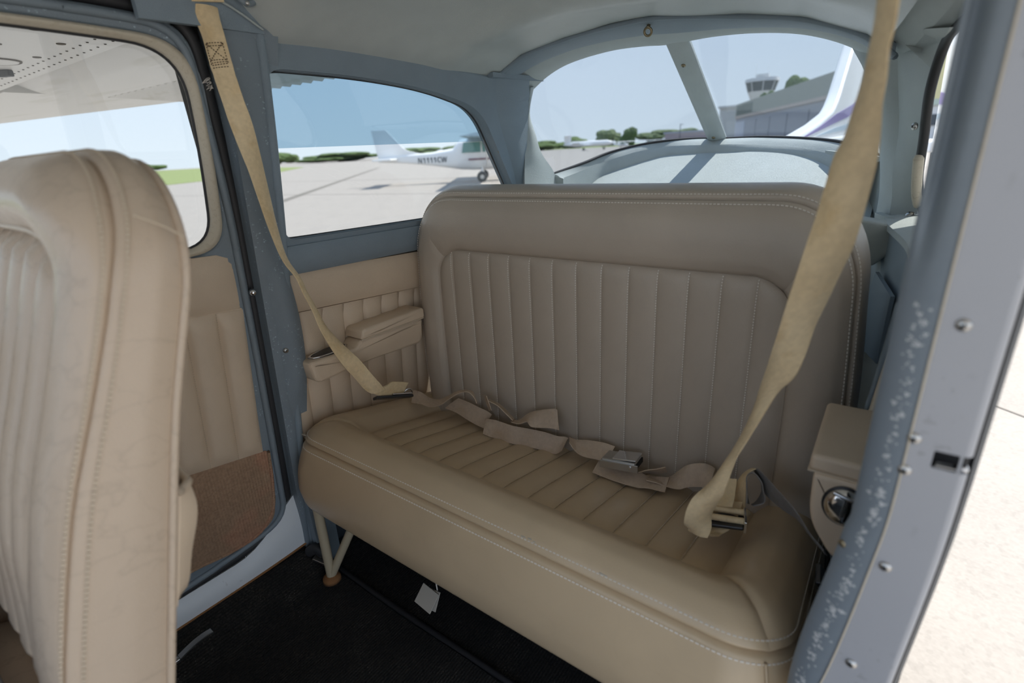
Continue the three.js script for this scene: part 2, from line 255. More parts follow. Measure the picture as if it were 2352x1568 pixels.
// ceiling: padded headliner, draped from side to side; the roof skin lies above it
const archA = [[-0.5, 1.214], [-0.48, 1.227], [-0.374, 1.275], [-0.242, 1.296], [-0.124, 1.304], [-0.019, 1.304], [0.166, 1.277], [0.287, 1.252], [0.392, 1.208], [0.44, 1.17]];
const archAt = (pts, x) => { for (let i = 1; i < pts.length; i++) if (x <= pts[i][0] || i === pts.length - 1) { const t = (x - pts[i - 1][0]) / (pts[i][0] - pts[i - 1][0]); return lerp(pts[i - 1][1], pts[i][1], t); } };
{
  const c = struct('ceiling', 'grey padded vinyl headliner');
  const sec = (u, v) => {
    const z = lerp(-0.345, 1.18, v), k = step(0.0, 0.40, v), xl = lerp(-0.49, -0.505, k), xr = lerp(0.425, 0.50, k), x = lerp(xl, xr, u), s = 2 * u - 1;
    const lift = 0.085 * step(0.30, 0.42, z), front = 1.262 + lift + (0.085 - 0.55 * lift) * (1 - Math.pow(Math.abs(s), 2.6)) - 0.02 * step(0.75, 1, Math.abs(s)) * (1 - lift / 0.085) + 0.010 * Math.sin(x * 9 + 1.3) * Math.sin(z * 10 + x * 4) * (1 - s * s);
    const back = archAt(archA, x) + 0.004;
    const bow = 0.016 * Math.exp(-Math.pow((z + 0.13) / 0.05, 2)) * (1 - Math.pow(Math.abs(s), 4));
    return [x, lerp(back, front, k) + bow * -1 + 0.002 * Math.sin(x * 20 + z * 9) * (1 - Math.abs(s)), z];
  };
  part('headliner', slab(56, 70, sec, [0, 0.012, 0]), M.headliner, c);
  part('roof_skin', slab(20, 10, (u, v) => { const s = 2 * u - 1; return [s * 0.6 - 0.02, 1.440 - 0.04 * s * s, lerp(-0.52, 1.20, v)]; }, [0, 0.02, 0]), M.wing, c);
}
// starboard wall aft of the door post: shell, padded leather band and pleats
{
  const w = struct('wall_left', 'tan leather side panel under the rear side window');
  part('wall_shell', onLeft([[0.40, -0.02], [0.40, 0.86], [-1.0, 0.86], [-1.0, -0.02]], { w: -0.05, d: 0.035, r: 0.002 }), M.trim, w);
  part('wall_skin', onLeft([[1.7, -0.1], [1.7, 0.10], [-1.0, 0.10], [-1.0, -0.1]], { w: -0.02, d: 0.015, r: 0.002 }), M.dark, w);
  part('padded_band', slab(20, 8, (u, v) => { const z = lerp(0.352, -0.33, u), y = lerp(0.738 + 0.04 * (z - 0.352) * 1.9, 0.826 + 0.05 * (z - 0.352), v); return lp(z, y, 0.008 + 0.01 * Math.pow(Math.sin(Math.PI * v), 0.5)); }, [-0.02, 0, 0]), M.wallLeather, w);
  part('pleat_backing', onLeft([[0.372, 0.36], [0.372, 0.735], [-0.13, 0.70], [-0.13, 0.36]], { w: -0.014, d: 0.016, r: 0.002, bevel: 0 }), M.wallLeather, w);
  const zs = [0.372, 0.325, 0.267, 0.210, 0.153, 0.097, 0.040, -0.014, -0.07, -0.13];
  for (let i = 0; i < zs.length - 1; i++) part('pleat', slab(10, 14, (u, v) => {
    const z = lerp(zs[i], zs[i + 1], u), top = 0.735 + 0.076 * (z - 0.352), y = lerp(0.36, top, v), e = 1 - Math.exp(-(top - y) / 0.008);
    return lp(z, y, 0.002 + 0.011 * pleatShape(u) * e);
  }, [-0.018, 0, 0]), M.wallLeather, w);
  part('wall_trim', onLeft([[-0.13, 0.30], [-0.13, 0.80], [-0.95, 0.80], [-0.95, 0.30]], { w: -0.012, d: 0.02, r: 0.004 }), M.trim, w);
}
// rear side window, starboard
const hole1 = [[0.342, 0.89, 0.035], [0.333, 1.218, 0.045], [0.10, 1.216, 0.1], [-0.10, 1.199, 0.15], [-0.275, 1.160, 0.07], [-0.455, 0.905, 0.05], [-0.30, 0.876, 0.12]];
{
  const w = struct('window_1', 'rear side window in a blue-grey textured frame');
  part('window_frame', onLeft([[0.355, 0.822, 0.004], [0.338, 1.274, 0.012], [0.10, 1.262, 0.05], [-0.34, 1.235, 0.05], [-0.475, 1.228, 0.03], [-0.475, 0.80, 0.01]], { w: -0.012, d: 0.03, bevel: 0.006, holes: [{ pts: hole1, r: 0.03 }] }), M.trim, w);
  part('lower_ledge', slab(24, 8, (u, v) => { const z = lerp(0.345, -0.40, u), y = lerp(0.826, 0.884, v); return lp(z, y - 0.016 * u, 0.018 + 0.012 * Math.pow(Math.sin(Math.PI * clamp(v, 0.02, 0.98)), 0.4)); }, [-0.02, 0, 0]), M.trim, w);
  const cx = -0.05, cy = 1.05, grow = (k) => hole1.map(([z, y, r]) => [cx + (z - cx) * (1 - k / 0.38), cy + (y - cy) * (1 - k / 0.16), r]);
  const loop = (pts, off) => ring(pts, 0.03, 8).map((p) => lp(p.x, p.y, off));
  part('reveal', (() => { const a = loop(hole1, 0.016), b = loop(grow(0.004), -0.03), n = a.length; return slab(n, 3, (u, v) => { const i = Math.round(u * n) % n; return [0, 1, 2].map((k) => lerp(a[i][k], b[i][k], v)); }, [0.0, 0, 0]); })(), M.trim, w);
  part('window_seal', tube(loop(grow(0.004), -0.016), 0.0045, 160, 6, true), M.rubber, w);
  // upper part carries a blue sun tint that ends in a level line
  const yT = 1.075, lo = [[0.36, 0.86], [0.36, yT], [-0.50, yT], [-0.50, 0.86]], hi = [[0.36, yT], [0.36, 1.24], [-0.50, 1.24], [-0.50, yT]];
  part('pane', onLeft(lo, { w: -0.030, d: 0.003, r: 0.001, bevel: 0 }), M.glass, w, 'clear lower pane');
  part('tinted_pane', onLeft(hi, { w: -0.030, d: 0.003, r: 0.001, bevel: 0 }), M.tint, w, 'blue-tinted upper pane');
  for (const [z, y] of [[-0.36, 1.045], [-0.20, 1.196]]) screw(lp(z, y, 0.014), [1, 0, 0.2], 0.006, M.brass, w);
}
// door post between the door and the rear side window
{
  const t = struct('trim_1', 'blue-grey door post');
  part('post_face', slab(10, 30, (u, v) => { const y = lerp(0.12, 1.33, v), z0 = lerp(0.392, 0.332, step(0.1, 1.3, y)), z1 = lerp(0.408, 0.405, v), z = lerp(z0, z1, u); return lp(z, y, 0.024 + 0.004 * Math.sin(Math.PI * u)); }, [-0.03, 0, 0]), M.post, t);
  part('post_edge', tube([...Array(12).keys()].map((i) => { const y = lerp(0.12, 1.30, i / 11); return lp(lerp(0.390, 0.330, step(0.1, 1.3, y)), y, 0.022); }), 0.009, 60, 10), M.trim, t);
  part('post_flange', slab(6, 30, (u, v) => { const y = lerp(0.10, 1.30, v), z = lerp(0.405, 0.412, u); return lp(z, y, lerp(0.022, -0.03, u)); }, [-0.004, 0, -0.004]), M.post, t);
  part('post_bulge', slab(10, 24, (u, v) => { const y = lerp(0.50, 0.86, v), b = Math.sin(Math.PI * v), z = lerp(0.392, 0.352 - 0.018 * b, u); return lp(z, y, 0.027 + 0.016 * b * Math.sin(Math.PI * u)); }, [-0.012, 0, 0]), M.post, t);
  screw(lp(0.383, 0.668, 0.036), [1, 0, 0.3], 0.006, M.steel, t);
  for (const y of [0.80, 0.62, 0.56]) screw(lp(0.409, y, -0.006), [0.6, 0, 0.8], 0.003, M.steel, t, 'rivet');
  const knob = part('striker_ball', new THREE.SphereGeometry(0.008, 16, 12).translate(...lp(0.418, 0.805, 0.012)), M.chrome, t, 'small shiny ball stud');
  part('striker_stem', bar(lp(0.418, 0.805, 0.012), lp(0.418, 0.805, -0.03), 0.003), M.steel, knob);
  part('lower_leg', slab(6, 12, (u, v) => { const y = lerp(0.06, 0.40, v), z = lerp(0.395, 0.33, u); return lp(z, y, 0.02 + lerp(0.05, 0.0, v) * (1 - u * 0.4)); }, [-0.02, 0, 0]), M.trim, t);
}
// closed starboard door
const doorOut = [[1.35, 1.285, 0.08], [1.35, 0.17, 0.1], [0.70, 0.188, 0.1], [0.53, 0.20, 0.1], [0.424, 0.22, 0.13], [0.420, 0.60, 0.1], [0.420, 1.0, 0.1], [0.440, 1.272, 0.09], [0.56, 1.279, 0.05]];
const doorWin = [[1.28, 1.262, 0.06], [1.28, 0.905, 0.06], [0.60, 0.896, 0.1], [0.452, 0.896, 0.06], [0.441, 1.05, 0.2], [0.441, 1.244, 0.085], [0.60, 1.252, 0.1]];
{
  const d = struct('door_1', 'closed cabin door with tan leather pleats and brown carpet kick panel');
  const shrink = (pts, kz, ky) => pts.map(([z, y, r]) => [z + (z > 0.8 ? -kz : kz), y + (y > 1.08 ? -ky : ky), r]);
  part('door_frame', onLeft(doorOut, { w: -0.035, d: 0.04, bevel: 0.008, holes: [{ pts: doorWin, r: 0.05 }] }), M.post, d);
  const lip = ring(doorOut, 0.05, 10).map((p) => lp(p.x + (p.x < 0.6 ? 0.012 : -0.012), p.y + (p.y > 0.7 ? -0.010 : 0.012), 0.006));
  part('frame_bead', tube(lip, 0.007, 260, 8, true), M.post, d);
  const g0 = ring(doorWin, 0.05, 10), g1 = ring(shrink(doorWin, 0.016, 0.011), 0.045, 10), n = g0.length;
  part('window_gasket', slab(n, 6, (u, v) => { const i = Math.round(u * n) % n, a = g0[i], b = g1[i]; return lp(lerp(a.x, b.x, v), lerp(a.y, b.y, v), 0.008 + 0.007 * Math.sin(Math.PI * v)); }, [-0.02, 0, 0]), M.gasket, d, 'cream foam gasket');
  part('inner_seal', tube(g1.map((p) => lp(p.x, p.y, -0.004)), 0.0035, 200, 6, true), M.rubber, d);
  part('pane', onLeft([[1.32, 1.28], [1.32, 0.88], [0.43, 0.88], [0.43, 1.28]], { w: -0.026, d: 0.003, r: 0.02, bevel: 0 }), M.glass, d);
  const panel = (zA, zB, yB, yT) => [[zA, yT], [zA, yB], [zB, yB], [zB, yT, 0.03]];
  part('padded_band', slab(30, 10, (u, v) => { const z = lerp(0.442, 1.3, u), y = lerp(0.776 + 0.10 * (z - 0.44), 0.889 + 0.05 * (z - 0.44), v), e = Math.min(1, Math.pow((z - 0.442) / 0.02, 0.5)); return lp(z, y - 0.012 * (1 - e) * v, 0.004 + 0.014 * Math.pow(Math.sin(Math.PI * clamp(v, 0.01, 0.99)), 0.4) * e); }, [-0.01, 0, 0]), M.wallLeather, d);
  part('pleat_backing', onLeft([[1.30, 0.578], [1.30, 0.860], [0.443, 0.778], [0.458, 0.437]], { w: -0.008, d: 0.0150, r: 0.002, bevel: 0 }), M.wallLeather, d);
  const zs = [0.442, 0.494, ...[...Array(14).keys()].map((i) => 0.551 + 0.057 * i)];
  const seam = [];
  for (let i = 0; i < zs.length - 1; i++) {
    const topAt = (z) => 0.774 + 0.10 * (z - 0.44), botAt = (z) => 0.436 + 0.17 * (z - 0.45), zz = (a, v) => a + (1 - v) * 0.017;
    part('pleat', slab(10, 20, (u, v) => { const zt = lerp(zs[i], zs[i + 1], u), z = zz(zt, v), y = lerp(botAt(z), topAt(z), v), e = 1 - Math.exp(-Math.min((1 - v) * 0.34, v * 0.34) / 0.008); return lp(z, y, 0.008 + 0.011 * pleatShape(u) * e); }, [-0.01, 0, 0]), M.wallLeather, d);
    if (i) seam.push(stitches([0, 0.5, 1].map((v) => lp(zz(zs[i], v), lerp(botAt(zs[i] + 0.01), topAt(zs[i]), v), 0.0090)), [1, 0, 0], 0.005, 0.003, 0.0006));
  }
  part('stitching', seam, M.threadTan, d, undefined, 'stuff');
  part('kick_panel', onLeft([[1.3, 0.20], [0.66, 0.236, 0.05], [0.545, 0.222, 0.06], [0.458, 0.235, 0.08], [0.447, 0.436, 0.01], [1.3, 0.60]], { w: -0.004, d: 0.012, r: 0.03, bevel: 0.003 }), M.kick, d, 'worn brown carpet');
  part('kick_binding', tube([[1.2, 0.213], [0.9, 0.222], [0.66, 0.236], [0.56, 0.224], [0.50, 0.232], [0.464, 0.27], [0.452, 0.34], [0.447, 0.43]].map(([z, y]) => lp(z, y, 0.008)), 0.004, 60, 6), M.kick, d);
}
// black rubber weather strip in the gap around the door, and the painted door sill
{
  const t = struct('trim_2', 'black rubber weather strip around the closed door');
  const r = ring(doorOut, 0.05, 10).map((p) => lp(p.x + (p.x < 0.6 ? -0.009 : 0.009), p.y + (p.y > 0.7 ? 0.012 : -0.010), -0.012));
  part('weather_strip', tube(r, 0.012, 260, 8, true), M.rubber, t);
  part('door_rebate', onLeft([[1.4, 1.36, 0.02], [1.4, 0.10, 0.02], [0.395, 0.10, 0.02], [0.395, 1.36, 0.02]], { w: -0.06, d: 0.035, bevel: 0, holes: [{ pts: doorOut.map(([z, y, q]) => [z + (z < 0.6 ? 0.01 : -0.01), y + (y > 0.7 ? -0.01 : 0.01), q]), r: 0.05 }] }), M.black, t);
  for (const [z, y] of [[0.48, 0.196], [0.54, 0.182], [0.60, 0.177], [0.66, 0.172]]) screw(lp(z, y, 0.0), [0.8, 0.5, 0], 0.003, M.steel, t, 'rivet');
  const s = struct('trim_3', 'worn white painted door sill');
  part('sill_plate', slab(40, 8, (u, v) => { const z = lerp(0.40, 1.35, u), k = step(0.40, 0.56, z), y1 = lerp(0.285, 0.180, Math.pow(k, 0.6)), y0 = lerp(0.132, 0.124, k); const y = lerp(y0, y1, v); return lp(z, y, lerp(0.022, 0.004, v) + 0.006 * Math.sin(Math.PI * v)); }, [-0.03, -0.01, 0]), M.sill, s);
  part('sill_edge', tube([[0.40, 0.132], [0.48, 0.127], [0.6, 0.124], [0.9, 0.124], [1.3, 0.124]].map(([z, y]) => lp(z, y, 0.023)), 0.003, 40, 6), M.rust, s, 'rusty lower edge');
  const st = part('door_stop', tube([[-0.575, 0.118, 0.41], [-0.56, 0.128, 0.40], [-0.545, 0.118, 0.395]], 0.014, 16, 10), M.rubber, s, 'black rubber stop');
  part('stop_clip', box(-0.54, 0.098, 0.40, 0.05, 0.008, 0.02, 0.002, [0, 0.4, -0.4]), M.steel, st);
}
// header over the door: cabin side moulding with screws
{
  const t = struct('trim_4', 'grey moulding over the door opening');
  part('moulding', slab(60, 8, (u, v) => { const z = lerp(0.30, 1.5, u), k = step(0.30, 0.50, z); const y0 = lerp(1.215, 1.297, Math.pow(k, 0.8)), y = lerp(y0, y0 + 0.05, v); return lp(z, y, 0.018 + 0.014 * v); }, [-0.012, 0, 0]), M.post, t);
  part('moulding_lip', tube([[0.36, 1.232], [0.42, 1.270], [0.47, 1.291], [0.55, 1.297], [0.8, 1.297], [1.4, 1.297]].map(([z, y]) => lp(z, y, 0.020)), 0.005, 60, 8), M.post, t);
  screw(lp(0.503, 1.293, 0.022), [0.7, -0.7, 0], 0.008, M.steel, t); screw(lp(0.452, 1.280, 0.018), [0.7, -0.7, 0], 0.006, M.steel, t);
  part('upper_trim', slab(20, 10, (u, v) => { const z = lerp(0.325, 0.52, u), y = lerp(1.262, 1.36, v); return lp(z, y, 0.032 - 0.01 * v + 0.003 * Math.sin(Math.PI * u)); }, [-0.012, 0, 0]), M.trim, t);
  part('trim_seam', tube([[0.33, 1.268], [0.37, 1.290], [0.405, 1.304], [0.44, 1.312]].map(([z, y]) => lp(z, y, 0.036)), 0.002, 20, 6), M.rearTrim, t);
}
// ---------- rear window, shelf and rear quarters ----------
const archB = [[-0.475, 1.222], [-0.445, 1.251], [-0.300, 1.286], [-0.173, 1.295], [-0.08, 1.293], [-0.004, 1.286], [0.142, 1.275], [0.273, 1.255], [0.361, 1.223], [0.41, 1.19]];
const archC = [[-0.468, 1.215], [-0.42, 1.243], [-0.353, 1.267], [-0.216, 1.284], [-0.116, 1.282], [-0.058, 1.277], [0.071, 1.278], [0.169, 1.271], [0.26, 1.253], [0.339, 1.222], [0.40, 1.185]];
const glassLow = [[-0.452, 0.964, -0.60], [-0.40, 0.993, -0.73], [-0.355, 1.02, -0.83], [-0.228, 1.045, -0.90], [-0.096, 1.05, -0.95], [-0.024, 1.046, -0.955], [0.108, 1.044, -0.95], [0.235, 1.034, -0.92], [0.332, 1.021, -0.85], [0.40, 1.0, -0.75], [0.444, 0.986, -0.65]];
const lipLine = [[-0.416, 0.95, -0.60], [-0.395, 0.970, -0.72], [-0.364, 0.99, -0.80], [-0.317, 1.004, -0.83], [-0.265, 1.018, -0.86], [-0.187, 1.029, -0.90], [-0.07, 1.029, -0.91], [0.04, 1.026, -0.91], [0.1, 1.021, -0.91], [0.226, 1.008, -0.88], [0.327, 0.989, -0.81], [0.418, 0.979, -0.66]];
const shelfY = (z) => 1.003 - 0.48 * (z + 0.90);
{
  const cA = curve(archA.map(([x, y]) => [x, y, -0.34])), cB = curve(archB.map(([x, y]) => [x, y, -0.44])), cC = curve(archC.map(([x, y]) => [x, y, -0.53])), cG = curve(glassLow), cL = curve(lipLine);
  const two = (a, b, nu, nv, bulge, off) => slab(nu, nv, (u, v) => { const p = a.getPointAt(u).lerp(b.getPointAt(u), v); const q = bulge(v, u); return [p.x + q[0], p.y + q[1], p.z + q[2]]; }, off);
  const w = struct('window_2', 'wraparound rear window split by a grey centre strip');
  part('header_trim', two(cA, cB, 60, 10, (v) => [0, -0.008 * Math.pow(Math.sin(Math.PI * v), 0.5), 0], [0, 0.02, 0]), M.trim, w, 'dark textured header moulding');
  part('header_flange', two(cB, cC, 60, 10, (v) => [0, -0.006 * Math.sin(Math.PI * v), 0], [0, 0.02, 0]), M.rearTrim, w, 'pale grey textured header flange');
  part('header_bead', tube([...Array(30).keys()].map((i) => cA.getPointAt(i / 29)), 0.006, 80, 8), M.trim, w);
  const gT = curve([[-0.500, 1.19, -0.49], ...archC.map(([x, y]) => [x, y, -0.53]), [0.44, 1.15, -0.50]]), gB = curve([[-0.485, 0.945, -0.53], ...glassLow, [0.475, 0.97, -0.57]]);
  const bulgeG = (v, u) => [0.012 * Math.sin(Math.PI * v) * (u < 0.5 ? -1 : 1) * Math.pow(Math.abs(2 * u - 1), 3), 0.010 * Math.sin(Math.PI * v), -0.01 * Math.sin(Math.PI * v)];
  for (const [a, b] of [[0, 0.478], [0.478, 1]]) part('pane', slab(24, 12, (u, v) => { const s = lerp(a, b, u), p = gT.getPointAt(s).lerp(gB.getPointAt(s), v), q = bulgeG(v, s); return [p.x + q[0], p.y + q[1], p.z + q[2]]; }, [0, 0.003, -0.0015]), M.rearGlass, w);
  part('window_seal', tube([...Array(40).keys()].map((i) => cG.getPointAt(i / 39).add(V(0, -0.001, 0.004))), 0.005, 100, 6), M.rubber, w);
  const sl = V(0, 1.02 - 1.277, -1.0 + 0.53).normalize(), nrm = [0, -sl.z * -1, 0];
  const a = V(-0.03, 1.290, -0.515), b = V(-0.03, 1.026, -0.985), n = V(0, -0.875, 0.485);
  const prof = [[-0.030, 0], [-0.022, 0.010], [-0.008, 0.015], [0.008, 0.015], [0.022, 0.010], [0.030, 0]];
  part('centre_strip', slab(5, 8, (u, v) => { const q = prof[Math.round(u * 5)], p = a.clone().lerp(b, v).addScaledVector(n, q[1]); return [p.x + q[0], p.y, p.z]; }, [0, 0.006, -0.004]), M.rearTrim, w);
  const foot = part('strip_foot', box(-0.03, 1.020, -0.972, 0.034, 0.026, 0.012, 0.003), M.rearTrim, w);
  part('foot_gasket', box(-0.03, 1.012, -0.976, 0.044, 0.020, 0.006, 0.002), M.black, foot);
  for (const t of [0.17, 0.86]) { const p = a.clone().lerp(b, t).addScaledVector(n, 0.016); screw([p.x, p.y, p.z], n.toArray(), 0.006, M.brass, w); }

  const r = struct('wall_rear', 'pale grey moulded shelf under the rear window');
  part('shelf_rim', two(cG, cL, 80, 8, (v) => [0, 0.004 * Math.sin(Math.PI * v), 0], [0, -0.012, 0]), M.rearTrim, r);
  part('rim_wall', slab(80, 8, (u, v) => { const p = cL.getPointAt(u), y = Math.min(p.y - 0.02, shelfY(p.z) - 0.01), k = 1 - Math.pow(1 - v, 2); return [p.x * (1 - 0.01 * v), lerp(p.y, y, v), p.z + 0.010 * k]; }, [0, 0, -0.006]), M.rearTrim, r);
  part('shelf_panel', slab(40, 24, (u, v) => { const z = lerp(-0.955, -0.20, v), x = lerp(-0.44, 0.44, u); return [x, shelfY(z) - 0.02 * Math.pow(Math.abs(2 * u - 1), 8), z]; }, [0, -0.012, -0.004]), M.rearTrim, r, 'pale shelf panel in the sun');
  part('bulkhead', box(-0.02, 0.45, -1.02, 1.1, 1.05, 0.03), M.dark, r);
  // rear quarter beside the shelf, starboard: flank from the pillar to the window edge and down past the shelf
  const k1 = curve([[-0.451, 1.217, -0.49], [-0.459, 1.148, -0.48], [-0.459, 1.10, -0.47], [-0.461, 1.028, -0.46], [-0.460, 0.94, -0.45], [-0.455, 0.75, -0.45]]), k2 = curve([[-0.466, 1.221, -0.53], [-0.468, 1.150, -0.505], [-0.452, 1.085, -0.51], [-0.446, 1.033, -0.53], [-0.440, 0.960, -0.60], [-0.395, 0.75, -0.60]]);
  part('quarter_panel', slab(40, 8, (u, v) => { const p = k1.getPoint(u).lerp(k2.getPoint(u), v); return [p.x + 0.006 * Math.sin(Math.PI * v), p.y, p.z + 0.004 * Math.sin(Math.PI * v)]; }, [-0.010, 0, -0.006]), M.rearTrim, r);
  part('quarter_end', slab(4, 6, (u, v) => [lerp(-0.462, -0.408, u), lerp(lerp(0.966, 0.950, u), 0.72, v), -0.597], [0, 0, -0.008]), M.rearTrim, r);
  part('quarter_wall', slab(16, 8, (u, v) => { const p = cL.getPointAt(0.16 * u); return [p.x + 0.02 * v, lerp(p.y, 0.72, v), p.z + 0.01 * v]; }, [-0.010, 0, -0.006]), M.rearTrim, r);
  const rq = curve([[0.30, 0.996, -0.835], [0.37, 0.988, -0.765], [0.425, 0.986, -0.69], [0.448, 0.984, -0.635], [0.455, 0.97, -0.585]]);
  part('quarter_wall', slab(16, 8, (u, v) => { const p = rq.getPoint(u); return [p.x, lerp(p.y + 0.004, 0.72, v), p.z + 0.004 * v]; }, [0.010, 0, -0.006]), M.rearTrim, r);
}
// starboard rear pillar between the two windows
{
  const t = struct('trim_5', 'blue-grey pillar between side window and rear window');
  part('pillar', slab(10, 20, (u, v) => { const y = lerp(0.80, 1.235, v), z = lerp(-0.30 - 0.14 * step(1.2, 0.9, y), -0.468, u), s = Math.sin(Math.PI * u); return lp(z, y, 0.010 + 0.012 * s + 0.022 * u * u); }, [-0.02, 0, 0]), M.trim, t);
  part('pillar_cap', slab(12, 4, (u, v) => { const z = lerp(-0.30, -0.535, u); return lp(z, 1.232 + 0.002 * u, lerp(-0.02, 0.035, v)); }, [0, 0.012, 0]), M.trim, t);
}
// ---------- port side ----------
{
  const w = struct('wall_right', 'blue-grey port side trim beside the bench');
  const mk = (rows) => rows.map((r) => curve(r));
  const e0 = [[0.40, 1.19, -0.44], [0.350, 1.222, -0.55], [0.386, 1.163, -0.50], [0.415, 1.081, -0.55], [0.440, 0.988, -0.60], [0.452, 0.90, -0.60], [0.45, 0.80, -0.55]];
  const e1 = [[0.425, 1.215, -0.36], [0.440, 1.185, -0.42], [0.447, 1.145, -0.44], [0.465, 1.05, -0.45], [0.470, 0.96, -0.45], [0.478, 0.90, -0.45], [0.475, 0.82, -0.43]];
  const e2 = [[0.508, 1.185, -0.18], [0.503, 1.168, -0.27], [0.497, 1.112, -0.30], [0.503, 1.03, -0.37], [0.510, 0.945, -0.41], [0.520, 0.905, -0.42], [0.528, 0.86, -0.40]];
  const [c0, c1, c2] = mk([e0, e1, e2]);
  const strip = (a, b, k) => slab(30, 10, (u, v) => { const p = a.getPoint(u).lerp(b.getPoint(u), v); return [p.x - k * Math.sin(Math.PI * v), p.y, p.z + k * Math.sin(Math.PI * v)]; }, [0.012, 0, -0.004]);
  part('rear_post', strip(c0, c1, 0.010), M.rearTrim, w, 'rounded grey post at the rear window');
  part('post_panel', strip(c1, c2, 0.002), M.rearTrim, w);
  const top = curve([[0.425, 1.215, -0.36], [0.447, 1.180, -0.38], [0.482, 1.192, -0.25], [0.505, 1.204, -0.10], [0.515, 1.21, 0.1], [0.515, 1.21, 0.4]]);
  const roofEdge = curve([[0.40, 1.215, -0.345], [0.415, 1.225, -0.30], [0.43, 1.24, -0.20], [0.45, 1.25, -0.05], [0.48, 1.255, 0.1], [0.50, 1.26, 0.4]]);
  const winTop = curve([[0.497, 1.14, -0.29], [0.503, 1.168, -0.27], [0.515, 1.19, -0.17], [0.53, 1.197, -0.05], [0.535, 1.20, 0.1], [0.535, 1.20, 0.4]]);
  part('roof_side', slab(30, 8, (u, v) => { const p = roofEdge.getPoint(u).lerp(top.getPoint(u), v); return [p.x, p.y - 0.004 * Math.sin(Math.PI * v), p.z]; }, [0.01, 0.012, 0]), M.rearTrim, w);
  part('window_header', slab(30, 6, (u, v) => top.getPoint(u).lerp(winTop.getPoint(u), v).toArray(), [0.012, 0.004, 0]), M.rearTrim, w);
  // seal round the aft end of the port side window
  const sealPts = [[0.54, 1.195, 0.0], [0.527, 1.192, -0.12], [0.508, 1.172, -0.262], [0.502, 1.112, -0.295], [0.508, 1.03, -0.365], [0.515, 0.945, -0.405], [0.530, 0.897, -0.40], [0.545, 0.890, -0.30], [0.55, 0.89, 0.0]];
  const sl = part('window_seal', tube(sealPts, 0.008, 100, 8), M.rubber, w);
  part('seal_tape', tube([[0.507, 0.992, -0.380], [0.511, 0.955, -0.396], [0.516, 0.925, -0.404], [0.522, 0.905, -0.402]], 0.0088, 20, 8), M.gasket, sl, 'worn pale end of the seal');
  screw([0.490, 1.050, -0.352], [-0.8, 0, 0.6], 0.007, M.steel, w);
  screw([0.512, 0.886, -0.395], [-0.3, 0.9, 0.2], 0.008, M.steel, w);
  // sill, moulded bracket and lower lining
  part('window_sill', slab(20, 8, (u, v) => { const z = lerp(-0.43, 0.40, u), x = lerp(0.470 + 0.045 * step(-0.43, -0.05, z) + 0.018 * step(-0.05, 0.3, z), 0.556, v); return [x, 0.886 - 0.01 * (1 - v) * (1 - v), z]; }, [0, -0.012, 0]), M.rearTrim, w);
  part('lining', slab(30, 20, (u, v) => { const z = lerp(-0.36, 0.40, u), y = lerp(0.10, 0.876, v); return [0.476 + 0.043 * step(-0.43, -0.05, z) + 0.015 * step(-0.05, 0.3, z) + 0.02 * (0.88 - y) * 0.5, y, z]; }, [0.012, 0, 0]), M.trim, w);
  part('lower_post', slab(12, 20, (u, v) => { const y = lerp(0.50, 0.88, v), k = Math.min(1, (0.88 - y) / 0.18), z0 = -0.46 + 0.1 * k, z1 = -0.36 + 0.22 * k * k; return [lerp(0.452, 0.500, u) + 0.020 * k - 0.008 * Math.sin(Math.PI * u), y, lerp(z0, z1, u)]; }, [0.012, 0, -0.01]), M.rearTrim, w);
  part('bracket', (() => { const s = rounded([[0.0, 0.0], [0.075, -0.012], [0.070, -0.055], [0.045, -0.085], [0.010, -0.048], [-0.004, -0.03]], 0.01), g = new THREE.ExtrudeGeometry(s, { depth: 0.05, bevelSize: 0.006, bevelThickness: 0.006, bevelSegments: 3 }); g.translate(0.418, 0.880, -0.37); return boxUV(toCreasedNormals(g, 0.6)); })(), M.rearTrim, w, 'moulded grey bracket beside the bench');
  part('baggage_panel', slab(8, 12, (u, v) => [lerp(0.44, 0.487, u), lerp(0.45, 0.83, v), lerp(-0.52, -0.33, u)], [0.01, 0, -0.01]), M.trim, w);
  const pl = part('placard', slab(2, 6, (u, v) => [lerp(0.461, 0.469, u), lerp(0.735, 0.775, v), lerp(-0.425, -0.392, u)], [0.001, 0, -0.001]), M.dark, w, 'small black placard with white marks');
  part('placard_print', G2([0, 1, 2, 3, 4].map((i) => slab(1, 1, (u, v) => [lerp(0.4605, 0.4605 + 0.0068 * (i % 2 ? 0.6 : 0.9), u), 0.739 + i * 0.0072 + 0.003 * v, lerp(-0.4225, -0.4225 + 0.028 * (i % 2 ? 0.6 : 0.9), u)], [0.0003, 0, -0.0003]))), M.paper, pl);
  part('panel_beam', bar([0.445, 0.86, -0.47], [0.462, 0.46, -0.40], 0.006), M.gasket, w, 'pale trim edge');
  const fold = part('shoulder_flap', slab(8, 10, (u, v) => { const y = lerp(0.64, 0.79, v); return [lerp(0.462 + 0.014 * v, 0.505, u), y + 0.03 * u * (1 - v), lerp(-0.30 + 0.02 * v, -0.10, u)]; }, [0.006, 0, -0.004]), M.trim, w);
  part('lining_edge', tube([[0.515, 0.80, -0.02], [0.512, 0.75, 0.0], [0.508, 0.70, 0.03], [0.500, 0.62, 0.06]], 0.004, 30, 6), M.trim, fold);
  part('leather_edge', tube([[0.518, 0.74, 0.03], [0.514, 0.70, 0.05], [0.508, 0.64, 0.08]], 0.0045, 30, 6), M.gasket, w, 'pale edge of the side panel');
  part('outer_skin', box(0.562, 0.36, -0.29, 0.012, 1.04, 1.35), M.white, w);
}
